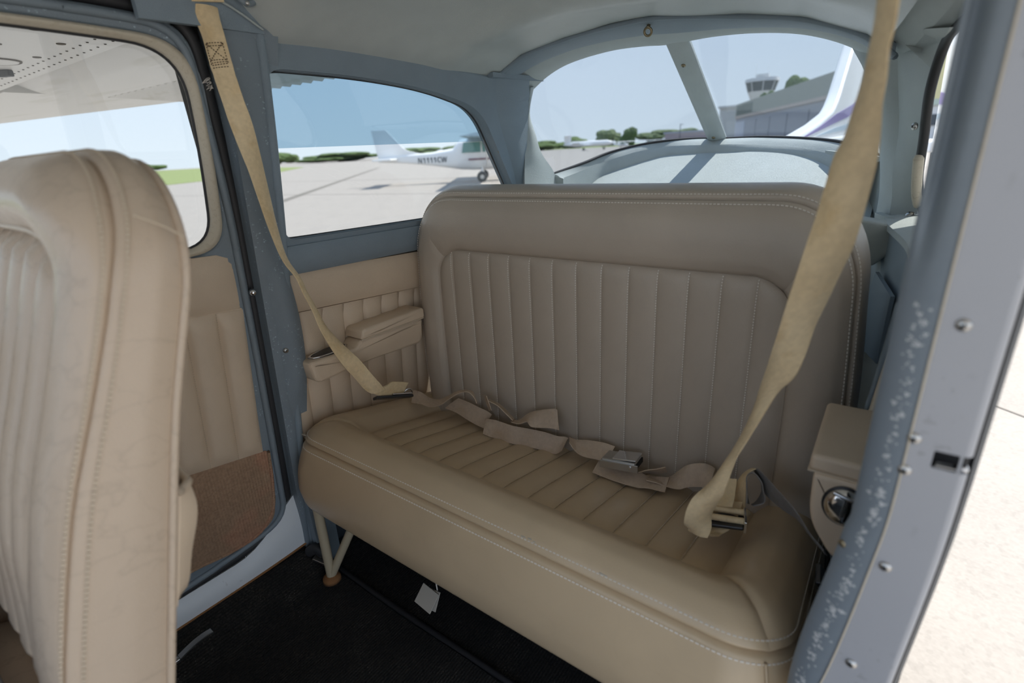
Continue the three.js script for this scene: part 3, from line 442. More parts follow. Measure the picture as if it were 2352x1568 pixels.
{
  const w = struct('window_3', 'rear side window on the port side');
  part('pane', slab(2, 2, (u, v) => [lerp(0.548, 0.515, u) + 0.03 * (1 - v) * 0.5, lerp(0.87, 1.22, v), lerp(0.41, -0.44, u)], [0.003, 0, 0]), M.glass, w);
}
// open port door frame, close to the viewer: painted flange, metal jamb with screws and latch slot
{
  const t = struct('trim_6', 'grey metal door jamb with screws and a latch slot');
  const inner = (y) => y > 0.7 ? 0.503 : lerp(0.478, 0.503, step(0.45, 0.75, y)), mid = (y) => y > 0.72 ? 0.530 : lerp(0.503, 0.530, Math.pow(clamp((y - 0.47) / 0.25), 0.7)), outer = (y) => 0.574 - 0.012 * step(0.75, 0.4, y);
  // worn paint along the flange: bare spots where belts and shoes rub
  const wr = rng(77), chips = [...Array(300).keys()].map(() => { const y = 0.42 + 0.50 * Math.pow(wr(), 1.15), c = 0.62 - 0.12 * step(0.75, 0.5, y), g = (wr() + wr() + wr() - 1.5) * 0.22; return [c + g, y, 0.0005 + 0.0016 * wr() * wr() * (y < 0.75 ? 1.5 : 1), wr() * 6]; });
  const rows = new Map(); for (const c of chips) for (let k = -1; k <= 1; k++) { const key = Math.floor(c[1] / 0.004) + k; rows.set(key, [...(rows.get(key) ?? []), c]); }
  const wear = tex(96, (u, v) => { const y = 0.40 + v * 0.82, k = 0.93 + 0.07 * fbm(u, v, 4, 3, 151, 100); let q = 0; for (const [cu, cy, r, p] of rows.get(Math.floor(y / 0.004)) ?? []) { const dx = (u - cu) * 0.028, dy = y - cy, d = Math.hypot(dx, dy) / (r * (1 + 0.35 * Math.sin(3 * Math.atan2(dy, dx) + p))); q = Math.max(q, 1 - step(0.8, 1.15, d)); } return [lerp(0.30, 0.80, q) * k, lerp(0.35, 0.82, q) * k, lerp(0.395, 0.83, q) * k]; }, { ny: 2048 });
  wear.repeat.set(1, 1);
  const flangeMat = new THREE.MeshStandardMaterial({ color: lin(0.80, 0.80, 0.80), map: wear, roughness: 0.42 });
  const fl = slab(12, 60, (u, v) => { const y = lerp(0.40, 1.22, v), x = lerp(inner(y), mid(y), u), g = y > 0.93 ? step(0.93, 1.02, y) : 0; return [x, y, 0.405 + 0.016 * Math.pow(Math.sin(Math.PI * clamp(u, 0, 1) * 0.5), 0.7) - g * 0.012 * Math.exp(-Math.pow((u - 0.30) / 0.16, 2))]; }, [0.004, 0, -0.02]);
  { const p = fl.attributes.position, uv = fl.attributes.uv; for (let i = 0; i < p.count; i++) { const y = p.getY(i), x = p.getX(i); uv.setXY(i, clamp((x - inner(y)) / (mid(y) - inner(y)), 0.02, 0.98), (y - 0.40) / 0.82); } }
  part('painted_flange', fl, flangeMat, t, 'blue-grey flange with chipped paint');
  part('flange_edge', tube([...Array(20).keys()].map((i) => { const y = lerp(0.42, 1.20, i / 19); return [mid(y) + 0.001, y, 0.4220]; }), 0.0009, 80, 6), M.gasket, t, 'cream sealant line');
  const sh = new THREE.Shape(), ys = [...Array(30).keys()].map((i) => lerp(0.40, 1.24, i / 29));
  ys.forEach((y, i) => (i ? sh.lineTo(mid(y), y) : sh.moveTo(mid(y), y))); [...ys].reverse().forEach((y) => sh.lineTo(outer(y) - 0.006, y)); sh.closePath();
  sh.holes.push(rounded([[0.549, 0.779], [0.590, 0.779], [0.590, 0.7955], [0.549, 0.7955]].map(([x, y]) => [Math.min(x, 0.566), y]), 0.0015, new THREE.Path()));
  const pg = new THREE.ExtrudeGeometry(sh, { depth: 0.003, bevelEnabled: false }); pg.translate(0, 0, 0.417);
  part('jamb_panel', boxUV(pg), M.jamb, t);
  part('jamb_back', box(0.545, 0.80, 0.36, 0.06, 0.9, 0.05), M.black, t);
  for (const [y0, y1] of [[0.40, 0.779], [0.7955, 1.24]]) part('jamb_edge', slab(8, 20, (u, v) => { const y = lerp(y0, y1, v), a = u * Math.PI / 2; return [outer(y) - 0.006 + 0.006 * Math.sin(a), y, 0.414 + 0.006 * Math.cos(a)]; }, [-0.004, 0, -0.004]), M.jamb, t, 'rolled metal edge');
  part('outer_gap', slab(2, 12, (u, v) => { const y = lerp(0.40, 1.24, v); return [lerp(outer(y) - 0.002, outer(y) + 0.006, u), y, 0.404 - 0.012 * u]; }, [0, 0, -0.02]), M.rubber, t);
  part('outer_edge', slab(3, 14, (u, v) => { const y = lerp(0.40, 1.24, v); return [outer(y) + 0.004 + 0.005 * u, y, 0.400 - 0.01 * u]; }, [0.0, 0, -0.05]), M.dark, t);
  const latch = part('latch_slot', box(0.560, 0.787, 0.400, 0.024, 0.017, 0.012, 0.001), M.black, t, 'black latch slot');
  part('latch_roller', box(0.571, 0.781, 0.412, 0.006, 0.005, 0.008, 0.002), M.chrome, latch);
  part('latch_tongue', box(0.560, 0.7805, 0.4165, 0.016, 0.0015, 0.003, 0.0005), M.steel, latch);
  for (const [x, y] of [[0.546, 0.906], [0.534, 0.803], [0.533, 0.771], [0.537, 0.665], [0.530, 0.533]]) screw([x, y, 0.4205], [0, 0, 1], 0.0055, M.steel, t);
  screw([0.501, 0.667, 0.410], [-0.6, 0, 0.8], 0.004, M.brass, t);
}
// nose end of the cabin behind the viewer: instrument panel under the open windscreen
{
  const w = struct('wall_front', 'instrument panel and firewall');
  part('instrument_panel', box(-0.02, 0.44, 1.85, 1.2, 0.90, 0.12, 0.02), M.dark, w);
  part('glareshield', box(-0.02, 0.90, 1.90, 1.2, 0.03, 0.35, 0.01), M.black, w);
}
// ---------- strap paths: centre and half-width vectors, metres ----------
const leftBelt = [
  [-0.468, 1.2916, 0.418, -0.0002, -0.0004, -0.0171],
  [-0.4652, 1.2723, 0.4225, 0.008, 0.0012, -0.0182],
  [-0.4623, 1.2457, 0.4215, 0.0201, -0.0004, -0.0149],
  [-0.4596, 1.2106, 0.421, 0.0199, 0.0002, -0.0151],
  [-0.4569, 1.1838, 0.4199, 0.0199, 0.0002, -0.0151],
  [-0.4543, 1.1491, 0.4168, 0.0197, 0.001, -0.0153],
  [-0.4518, 1.1082, 0.4117, 0.007, 0.003, -0.0194],
  [-0.4495, 1.0686, 0.4076, -0.0014, 0.004, -0.02],
  [-0.4473, 1.04, 0.4055, -0.0054, 0.0008, -0.019],
  [-0.4454, 0.9947, 0.4028, -0.0089, 0.0001, -0.0184],
  [-0.4436, 0.9336, 0.3984, -0.0134, 0.0008, -0.0176],
  [-0.442, 0.8725, 0.3892, -0.0172, -0.0023, -0.0155],
  [-0.4407, 0.8321, 0.3705, -0.0169, -0.0051, -0.015],
  [-0.4397, 0.8032, 0.364, -0.0167, -0.0057, -0.0151],
  [-0.4389, 0.7652, 0.3513, -0.0161, -0.0048, -0.016],
  [-0.4383, 0.7221, 0.3395, -0.0134, -0.0037, -0.0176],
  [-0.44, 0.6867, 0.323, -0.0106, 0.0011, -0.0194],
  [-0.44, 0.6418, 0.2989, -0.0029, 0.0059, -0.0207],
  [-0.44, 0.5931, 0.2697, 0.0102, 0.0167, -0.0155],
  [-0.44, 0.5577, 0.2501, 0.013, 0.0138, -0.0163],
  [-0.44, 0.5239, 0.2277, 0.0037, -0.0018, -0.0212],
];
const rightBelt = [
  [0.4572, 1.1424, 0.37, 0.0073, -0.0043, 0.0193],
  [0.4573, 1.1285, 0.3644, 0.0072, -0.0037, 0.0194],
  [0.4561, 1.1099, 0.3589, 0.007, -0.0017, 0.0192],
  [0.4557, 1.088, 0.3533, 0.0084, -0.0008, 0.0176],
  [0.4537, 1.0679, 0.3478, 0.0098, 0.0005, 0.0156],
  [0.4526, 1.0453, 0.3422, 0.0116, 0.0031, 0.0115],
  [0.4508, 1.0269, 0.3367, 0.0147, -0.0001, 0.0089],
  [0.4484, 1.0018, 0.3311, 0.0155, 0.0035, 0.0048],
  [0.4445, 0.9662, 0.3256, 0.017, 0.0017, 0.0035],
  [0.4404, 0.9382, 0.32, 0.0186, 0.0017, -0.0011],
  [0.4351, 0.9124, 0.31, 0.0187, 0.0038, -0.0044],
  [0.4286, 0.8817, 0.3, 0.0183, 0.0054, -0.0039],
  [0.4198, 0.8392, 0.29, 0.0167, 0.0082, 0.0004],
  [0.4097, 0.7856, 0.28, 0.0156, 0.0025, 0.0096],
  [0.3951, 0.7387, 0.27, 0.0122, 0.0127, 0.01],
  [0.379, 0.6812, 0.26, 0.0076, 0.0116, 0.0183],
  [0.3654, 0.6394, 0.25, 0.0069, 0.012, 0.0189],
  [0.3534, 0.6072, 0.245, 0.0112, 0.0142, 0.0124],
  [0.3394, 0.5622, 0.24, 0.0153, 0.009, 0.0091],
  [0.3259, 0.5294, 0.235, 0.0203, 0.0052, -0.0061],
  [0.3172, 0.4926, 0.23, 0.0197, 0.0011, -0.0154],
  [0.3179, 0.4577, 0.225, 0.0156, 0.0055, 0.0094],
];
const lapTab = [
  [-0.4789, 0.4411, 0.09, -0.0107, 0.0094, -0.0159],
  [-0.4513, 0.4429, 0.0875, -0.0134, 0.0081, -0.015],
  [-0.4211, 0.4372, 0.085, -0.0154, 0.0031, -0.0152],
  [-0.3872, 0.4454, 0.0825, -0.0176, -0.0031, -0.0139],
  [-0.3567, 0.4656, 0.08, -0.0177, -0.0068, -0.0131],
  [-0.3252, 0.4865, 0.0775, -0.0169, -0.0073, -0.0139],
  [-0.2969, 0.4971, 0.075, -0.0166, -0.0075, -0.0141],
  [-0.2766, 0.4915, 0.0725, -0.0157, -0.0032, -0.0158],
  [-0.2712, 0.4742, 0.07, -0.0159, -0.0026, -0.0155],
];
const lapFold = [
  [-0.3759, 0.4305, 0.05, 0.0075, 0.0079, -0.019],
  [-0.3374, 0.4272, 0.05, 0.0129, 0.0116, -0.0151],
  [-0.3006, 0.4187, 0.05, 0.0098, 0.015, -0.0144],
  [-0.2682, 0.4134, 0.05, 0.0013, 0.0125, -0.0178],
  [-0.2558, 0.4106, 0.05, -0.0018, 0.0092, -0.0191],
];
const lapBand = [
  [-0.2471, 0.4109, 0.0743, -0.0076, 0.0096, -0.0171],
  [-0.2121, 0.41, 0.0703, -0.0005, 0.021, -0.0094],
  [-0.1696, 0.4101, 0.0708, -0.0018, 0.0213, -0.0086],
  [-0.1323, 0.4075, 0.0595, -0.0019, 0.0213, -0.0086],
  [-0.0915, 0.4055, 0.05, 0.0002, 0.0208, -0.0099],
  [-0.0543, 0.4063, 0.05, 0.0018, 0.0202, -0.0108],
  [-0.0313, 0.4167, 0.05, -0.0035, 0.0037, -0.0209],
];
const lapFlap = [
  [-0.1824, 0.4341, 0.05, -0.0132, -0.0079, -0.0164],
  [-0.1574, 0.4383, 0.05, -0.013, -0.0067, -0.0168],
  [-0.1331, 0.4564, 0.05, -0.0112, -0.0017, -0.0186],
  [-0.1095, 0.4602, 0.05, -0.0001, 0.0135, -0.0174],
  [-0.0832, 0.4677, 0.05, 0.0019, 0.0201, -0.0109],
  [-0.0585, 0.474, 0.05, -0.0017, 0.0212, -0.0087],
  [-0.0483, 0.4734, 0.05, -0.0073, 0.019, -0.0092],
];
const lapStray = [
  [-0.2574, 0.4835, 0.05, -0.0163, -0.0086, -0.0139],
  [-0.2519, 0.4657, 0.05, -0.016, -0.0095, -0.0136],
  [-0.2441, 0.4446, 0.05, -0.0151, -0.0112, -0.0136],
];
const lapStray2 = [
  [-0.2511, 0.4695, 0.045, -0.0124, -0.0087, -0.017],
  [-0.2233, 0.4651, 0.045, -0.0119, -0.0084, -0.0174],
  [-0.1991, 0.4515, 0.045, -0.0105, -0.009, -0.018],
  [-0.1767, 0.4356, 0.045, -0.0101, -0.01, -0.0178],
];
const lapToBuckle = [
  [-0.0195, 0.4321, 0.05, -0.0106, -0.0057, -0.0182],
  [-0.0025, 0.4224, 0.05, -0.0101, 0.0021, -0.018],
  [0.0253, 0.4237, 0.05, -0.0044, 0.0092, -0.0186],
  [0.055, 0.4279, 0.05, -0.0018, 0.0099, -0.0191],
  [0.0826, 0.4281, 0.05, -0.0007, 0.0087, -0.02],
];
const lapLoop = [
  [0.1692, 0.4055, 0.0554, -0.0034, -0.008, -0.0211],
  [0.1873, 0.4051, 0.0534, -0.0031, -0.0087, -0.0211],
  [0.2041, 0.4032, 0.0455, -0.004, -0.0044, -0.021],
  [0.2232, 0.4139, 0.045, -0.0043, 0.006, -0.0193],
  [0.2463, 0.4316, 0.045, -0.0017, 0.0212, -0.0087],
  [0.2676, 0.4411, 0.045, -0.0031, 0.0214, -0.0078],
  [0.2911, 0.4468, 0.045, -0.0022, 0.0041, -0.0209],
];
const lapRoll = [
  [0.1459, 0.3981, 0.045, -0.0041, -0.0172, -0.017],
  [0.1624, 0.4103, 0.045, -0.004, -0.0166, -0.0175],
  [0.1833, 0.42, 0.045, -0.0035, -0.017, -0.0174],
  [0.2007, 0.4307, 0.045, -0.0037, -0.0171, -0.0172],
];
const rightLapFront = [
  [0.3595, 0.4438, 0.1545, 0.011, 0.0122, 0.01],
  [0.3537, 0.4428, 0.11, 0.0113, 0.0099, 0.0109],
  [0.353, 0.4775, 0.11, 0.0109, 0.0113, 0.0109],
  [0.3539, 0.5005, 0.11, 0.0095, 0.0132, 0.0119],
  [0.3607, 0.5204, 0.11, 0.0067, 0.0124, 0.0158],
  [0.3693, 0.5301, 0.11, 0.0059, 0.0115, 0.0169],
];
const rightLapTail = [
  [0.3678, 0.5237, 0.1, 0.0059, 0.0115, 0.0169],
  [0.378, 0.5207, 0.11, 0.0001, 0.0201, 0.0151],
  [0.3941, 0.5079, 0.12, 0.0029, 0.0217, 0.0101],
  [0.4183, 0.4959, 0.13, 0.0006, 0.0221, 0.0118],
  [0.4421, 0.4865, 0.14, 0.0002, 0.0183, 0.0163],
  [0.4636, 0.4682, 0.15, -0.0006, 0.0166, 0.0177],
  [0.488, 0.4514, 0.16, -0.0028, 0.0183, 0.0176],
];
const rightLapInner = [
  [0.3679, 0.4593, 0.11, 0.0011, 0.0144, 0.0192],
  [0.3628, 0.487, 0.11, 0.0032, 0.0139, 0.0181],
  [0.3611, 0.5128, 0.11, 0.0033, 0.013, 0.0186],
  [0.3685, 0.5208, 0.11, 0.0028, 0.0127, 0.019],
  [0.3804, 0.5106, 0.11, 0.0029, 0.0126, 0.0187],
  [0.3851, 0.4947, 0.11, 0.0032, 0.0129, 0.0183],
  [0.3843, 0.4707, 0.11, 0.0071, 0.0117, 0.015],
  [0.3732, 0.4592, 0.11, 0.0043, 0.0124, 0.0176],
];
// ---------- upholstery ----------
function outline(x0, x1, y0, y1, rb, rt, ns = 24, nc = 14) {
  const p = [], side = (ax, ay, bx, by) => { for (let i = 0; i < ns; i++) p.push([lerp(ax, bx, i / ns), lerp(ay, by, i / ns)]); }, arc = (cx, cy, r, a) => { for (let i = 0; i < nc; i++) { const t = a + (i / nc) * Math.PI / 2; p.push([cx + r * Math.cos(t), cy + r * Math.sin(t)]); } };
  side(x0 + rb, y0, x1 - rb, y0); arc(x1 - rb, y0 + rb, rb, -Math.PI / 2); side(x1, y0 + rb, x1, y1 - rt); arc(x1 - rt, y1 - rt, rt, 0);
  side(x1 - rt, y1, x0 + rt, y1); arc(x0 + rt, y1 - rt, rt, Math.PI / 2); side(x0, y1 - rt, x0, y0 + rb); arc(x0 + rb, y0 + rb, rb, Math.PI);
  return p;                                           // indices: 0 bottom, ns.. corner, right side, ns*2+nc top right corner, ...
}
const NS = 24, NC = 14, IDX = { right: NS + NC, tr: 2 * NS + NC + NC / 2, top: 2 * NS + 2 * NC, tl: 3 * NS + 2 * NC + NC / 2, left: 3 * NS + 3 * NC, end: 4 * NS + 4 * NC };
function padPiece(levels, i0, i1, map, sub = 4, adj) {  // levels: [x0, x1, y0, y1, rb, rt, h]
  const K = levels.length - 1, lev = (v) => { const k = clamp(v) * K, i = Math.min(K - 1, Math.floor(k)), f = k - i; const g = (j) => levels[Math.max(0, Math.min(K, j))], a = g(i - 1), b = g(i), c = g(i + 1), d = g(i + 2); return b.map((_, q) => { const m0 = 0.35 * (c[q] - a[q]), m1 = 0.35 * (d[q] - b[q]), f2 = f * f, f3 = f2 * f; return (2 * f3 - 3 * f2 + 1) * b[q] + (f3 - 2 * f2 + f) * m0 + (-2 * f3 + 3 * f2) * c[q] + (f3 - f2) * m1; }); };
  const rows = [...Array(K * sub + 1).keys()].map((j) => { const L = lev(j / (K * sub)); return { o: outline(L[0], L[1], L[2], L[3], L[4], L[5]), h: L[6] }; }), n = i1 - i0;
  return grid(n, K * sub, (u, v) => { const i = (i0 + Math.round(u * n)) % IDX.end, r = rows[Math.round(v * K * sub)], p = r.o[i]; return map(p[0], p[1], r.h + (adj ? adj(i, v) : 0)); }, n === IDX.end);
}
function padRow(L, i0, i1, map, dh = 0) { const o = outline(L[0], L[1], L[2], L[3], L[4], L[5]); const a = []; for (let i = i0; i <= i1; i += 2) { const p = o[i % IDX.end]; a.push(map(p[0], p[1], L[6] + dh)); } return a; }

// rear bench: vertical backrest, tilted cushion, pleated centres, double-stitched welts
{
  const b = thing('rear_bench_seat', 'wide tan leather rear bench seat with pleated back and cushion', 'seat');
  // backrest
  const cx = -0.021, lv = (d, h, yo = 0) => [-0.529 + d, 0.488 - d, 0.28, 0.968 - d * 1.38 - yo, 0.03, 0.145 - 0.07 * clamp(d / 0.103), h];
  const levels = [lv(0.03, -0.145), lv(0.0, -0.115), lv(-0.004, -0.065), lv(0.002, -0.030), lv(0.0085, -0.0200), lv(0.0175, -0.0225), lv(0.0140, -0.0120), lv(0.034, 0.006), lv(0.060, 0.013), lv(0.085, 0.011), lv(0.098, 0.003), lv(0.103, -0.008)];
  const bm = (x, y, h) => { const s = (x - cx) / 0.51; return [cx + (x - cx) * (1 - 0.05 * step(0.55, 0.97, y) * Math.pow(Math.abs(s), 4)), y, h]; };
  const gr = (i, v) => { const v0 = step(0.5, 0.62, v); return -0.005 * v0 * (Math.exp(-Math.pow((i - IDX.tr) / 0.9, 2)) + Math.exp(-Math.pow((i - IDX.tl) / 0.9, 2))); };
  const back = part('backrest', padPiece(levels.slice(0, 6), 0, IDX.end, bm, 3), M.seatBack, b);
  part('side_bolster', padPiece(levels.slice(5), IDX.right - 4, IDX.tr, bm, 4, gr), M.seatBack, back);
  part('top_panel', padPiece(levels.slice(5), IDX.tr, IDX.tl, bm, 4, gr), M.seatBack, back);
  part('side_bolster', padPiece(levels.slice(5), IDX.tl, IDX.left + NS, bm, 4, gr), M.seatBack, back);
  const px0 = -0.432, px1 = 0.385, N = 14, X = (i) => i === 0 ? px0 : i === N ? px1 : -0.3765 + (i - 1) * 0.0582, topAt = (x) => { const r = 0.075, dx = Math.max(0, Math.max(px0 + r - x, x - (px1 - r))); return 0.826 - (r - Math.sqrt(Math.max(0, r * r - dx * dx))); };
  const th = [];
  for (let i = 0; i < N; i++) {
    part('pleat', slab(10, 26, (u, v) => { const x = lerp(X(i), X(i + 1), u), T = topAt(clamp(x, px0 + 0.001, px1 - 0.001)), y = lerp(0.36, T, 1 - Math.pow(1 - v, 1.6)), e = 1 - Math.exp(-(T - y) / 0.010), side = i === 0 ? 1 - Math.exp(-(x - px0) / 0.01) : i === N - 1 ? 1 - Math.exp(-(px1 - x) / 0.01) : 1; return bm(x, y, -0.007 + (0.006 + 0.0058 * pleatShape(u)) * e * side); }, [0, 0, -0.02]), M.seatBack, back);
    if (i) { const x = X(i), T = topAt(x); th.push(stitches([[x, 0.37, 0.0012], [x, 0.6, 0.0012], [x, T - 0.012, 0.0012], [x, T - 0.002, -0.004]], [0, 0, 1], 0.0052, 0.0030, 0.0009)); }
  }
  const rowN = () => V(0, 0.5, 1).normalize();
  th.push(stitches(padRow(lv(0.0065, -0.0208), IDX.right - 2, IDX.left + NS - 2, bm), (u, p) => V(p.x * 0.8, Math.max(0, p.y - 0.7), 0.5).normalize(), 0.0065, 0.0042, 0.0008));
  th.push(stitches(padRow(lv(0.0172, -0.0055), IDX.right - 2, IDX.left + NS - 2, bm), (u, p) => V(p.x * 0.6, Math.max(0, p.y - 0.7), 0.7).normalize(), 0.0065, 0.0042, 0.0008));
  part('stitching', th, M.thread, back, 'pale thread stitching', 'stuff');
  // cushion, tilted back by 13 degrees
  const al = 13 * Math.PI / 180, ca = Math.cos(al), sa = Math.sin(al), cm = (x, q, h) => [x, 0.448 + q * sa + h * ca, 0.395 + q * ca - h * sa];
  const cl = (d, h) => [-0.571 + d, 0.479 - d, -0.47 + 0.15 * d, -d, 0.03, clamp(0.085 - 0.5 * d, 0.03, 0.1), h];
  const cLev = [cl(0.10, -0.172), cl(0.03, -0.170), cl(0.004, -0.155), cl(-0.010, -0.115), cl(-0.012, -0.07), cl(-0.006, -0.028), cl(-0.001, -0.0085), cl(0.0075, -0.0025), cl(0.0005, 0.0035), cl(0.0085, 0.019), cl(0.028, 0.037), cl(0.055, 0.045), cl(0.082, 0.038), cl(0.100, 0.024), cl(0.110, 0.013), cl(0.116, 0.004)];
  const dip = (i, v) => -0.006 * step(0.0, 0.3, v) * (Math.exp(-Math.pow((i - IDX.tr) / 0.8, 2)) + Math.exp(-Math.pow((i - IDX.tl) / 0.8, 2)));
  const cu = part('cushion', padPiece(cLev.slice(0, 8), 0, IDX.end, cm, 4), M.seat, b);
  part('side_panel', padPiece(cLev.slice(7), IDX.right - NC, IDX.tr, cm, 5, dip), M.seat, cu);
  part('front_roll', padPiece(cLev.slice(7), IDX.tr, IDX.tl, cm, 5, dip), M.seat, cu);
  part('side_panel', padPiece(cLev.slice(7), IDX.tl, IDX.left + NS, cm, 5, dip), M.seat, cu);
  part('underside', slab(2, 2, (u, v) => cm(lerp(-0.50, 0.41, u), lerp(-0.43, -0.06, v), -0.165), [0, 0.01, 0]), M.dark, cu);
  const q0 = -0.456, q1 = 0.364, P = 14, Q = (i) => lerp(q0, q1, i / P), ct = [];
  for (let i = 0; i < P; i++) {
    part('pleat', slab(10, 26, (u, v) => { const x = lerp(Q(i), Q(i + 1), u), r = 0.03, dx = Math.max(0, Math.max(q0 + r - x, x - (q1 - r))), F = -0.115 - (r - Math.sqrt(Math.max(0, r * r - dx * dx))), q = lerp(-0.42, F, 1 - Math.pow(1 - v, 1.7)), e = 1 - Math.exp(-(F - q) / 0.012), side = i === 0 ? 1 - Math.exp(-(x - q0) / 0.01) : i === P - 1 ? 1 - Math.exp(-(q1 - x) / 0.01) : 1; return cm(x, q, 0.004 + (0.005 + 0.0085 * pleatShape(u)) * e * side); }, [0, -0.02, 0]), M.seat, cu);
    if (i) ct.push(stitches([[-0.41], [-0.3], [-0.15], [-0.122]].map(([q]) => cm(Q(i), q, q > -0.13 ? 0.007 : 0.0106)), [0, 1, -0.2], 0.0052, 0.003, 0.0009));
  }
  part('pleat_stitching', ct, M.threadTan, cu, 'tan thread stitching', 'stuff');
  const cs = [];
  cs.push(stitches(padRow(cl(-0.0030, -0.0140), IDX.right - 6, IDX.left + NS, cm), (u, p) => V((p.x + 0.05) * 0.6, 0.4, Math.max(0, p.z - 0.1) * 2).normalize(), 0.0068, 0.0044, 0.0009));
  cs.push(stitches(padRow(cl(0.0045, 0.0125), IDX.right - 6, IDX.left + NS, cm), (u, p) => V((p.x + 0.05) * 0.4, 0.8, Math.max(0, p.z - 0.1)).normalize(), 0.0068, 0.0044, 0.0009));
  part('welt_stitching', cs, M.thread, cu, 'pale double stitching along the front welt', 'stuff');
  // corner seams down the front boxing
  part('corner_seam', tube([cm(0.452, -0.016, -0.012), cm(0.462, -0.010, -0.06), cm(0.462, -0.010, -0.115), cm(0.448, -0.02, -0.155)], 0.0022, 20, 6), M.seat, cu);
  // rubbed-through spots on the front welt
  const rr = rng(5), flakes = [];
  for (const [x, n] of [[-0.525, 3], [-0.085, 4], [0.085, 5], [0.10, 4], [0.235, 3]]) for (let k = 0; k < n; k++) { const g = new THREE.SphereGeometry(1, 7, 5); g.scale(0.004 + 0.003 * rr(), 0.0007, 0.0015 + 0.001 * rr()); g.translate(...cm(x + 0.02 * (rr() - 0.5), -0.006 - 0.003 * rr(), 0.0135 + 0.003 * rr())); flakes.push(g); }
  part('worn_spot', flakes, M.paper, cu, 'pale rubbed-through leather spots', 'stuff');
  // tubular legs with rusty feet
  const legs = (sx) => {
    const f = sx < 0 ? [-0.500, 0.078, 0.408] : [0.40, 0.078, 0.40], d = sx < 0 ? 1 : -1;
    part('leg', bar(f, [f[0] - 0.018 * d, 0.30, f[2] - 0.012], 0.0115), M.cream, b, 'cream painted tube');
    part('leg', bar(f, [f[0] + 0.082 * d, 0.30, f[2] - 0.085], 0.0105), M.cream, b, 'cream painted tube');
    part('foot', orient(lathe([[0, 0.012], [0.012, 0.011], [0.021, 0.004], [0.023, -0.006], [0, -0.008]], 18), [f[0], 0.070, f[2]], [0, 1, 0]), M.rust, b, 'rusty foot plate');
  };
  legs(-1); legs(1);
}
// paper inspection tag hanging under the bench
{
  const t = thing('paper_tag', 'small folded paper tag hanging under front edge of the bench', 'tag');
  const c = [-0.192, 0.140, 0.372];
  part('tag_front', box(0, 0, 0, 0.050, 0.042, 0.002, 0.0009).rotateZ(-0.10).rotateX(-0.75).translate(c[0], c[1] + 0.012, c[2]), M.paper, t);
  part('tag_back', box(0, 0, 0, 0.048, 0.040, 0.002, 0.0009).rotateZ(0.10).rotateX(-0.65).translate(c[0] + 0.002, c[1] + 0.007, c[2] - 0.006), M.paper, t);
  part('tag_string', bar([c[0] + 0.012, c[1] + 0.022, c[2] - 0.022], [c[0] + 0.02, 0.268, 0.36], 0.0015), M.thread, t);
}
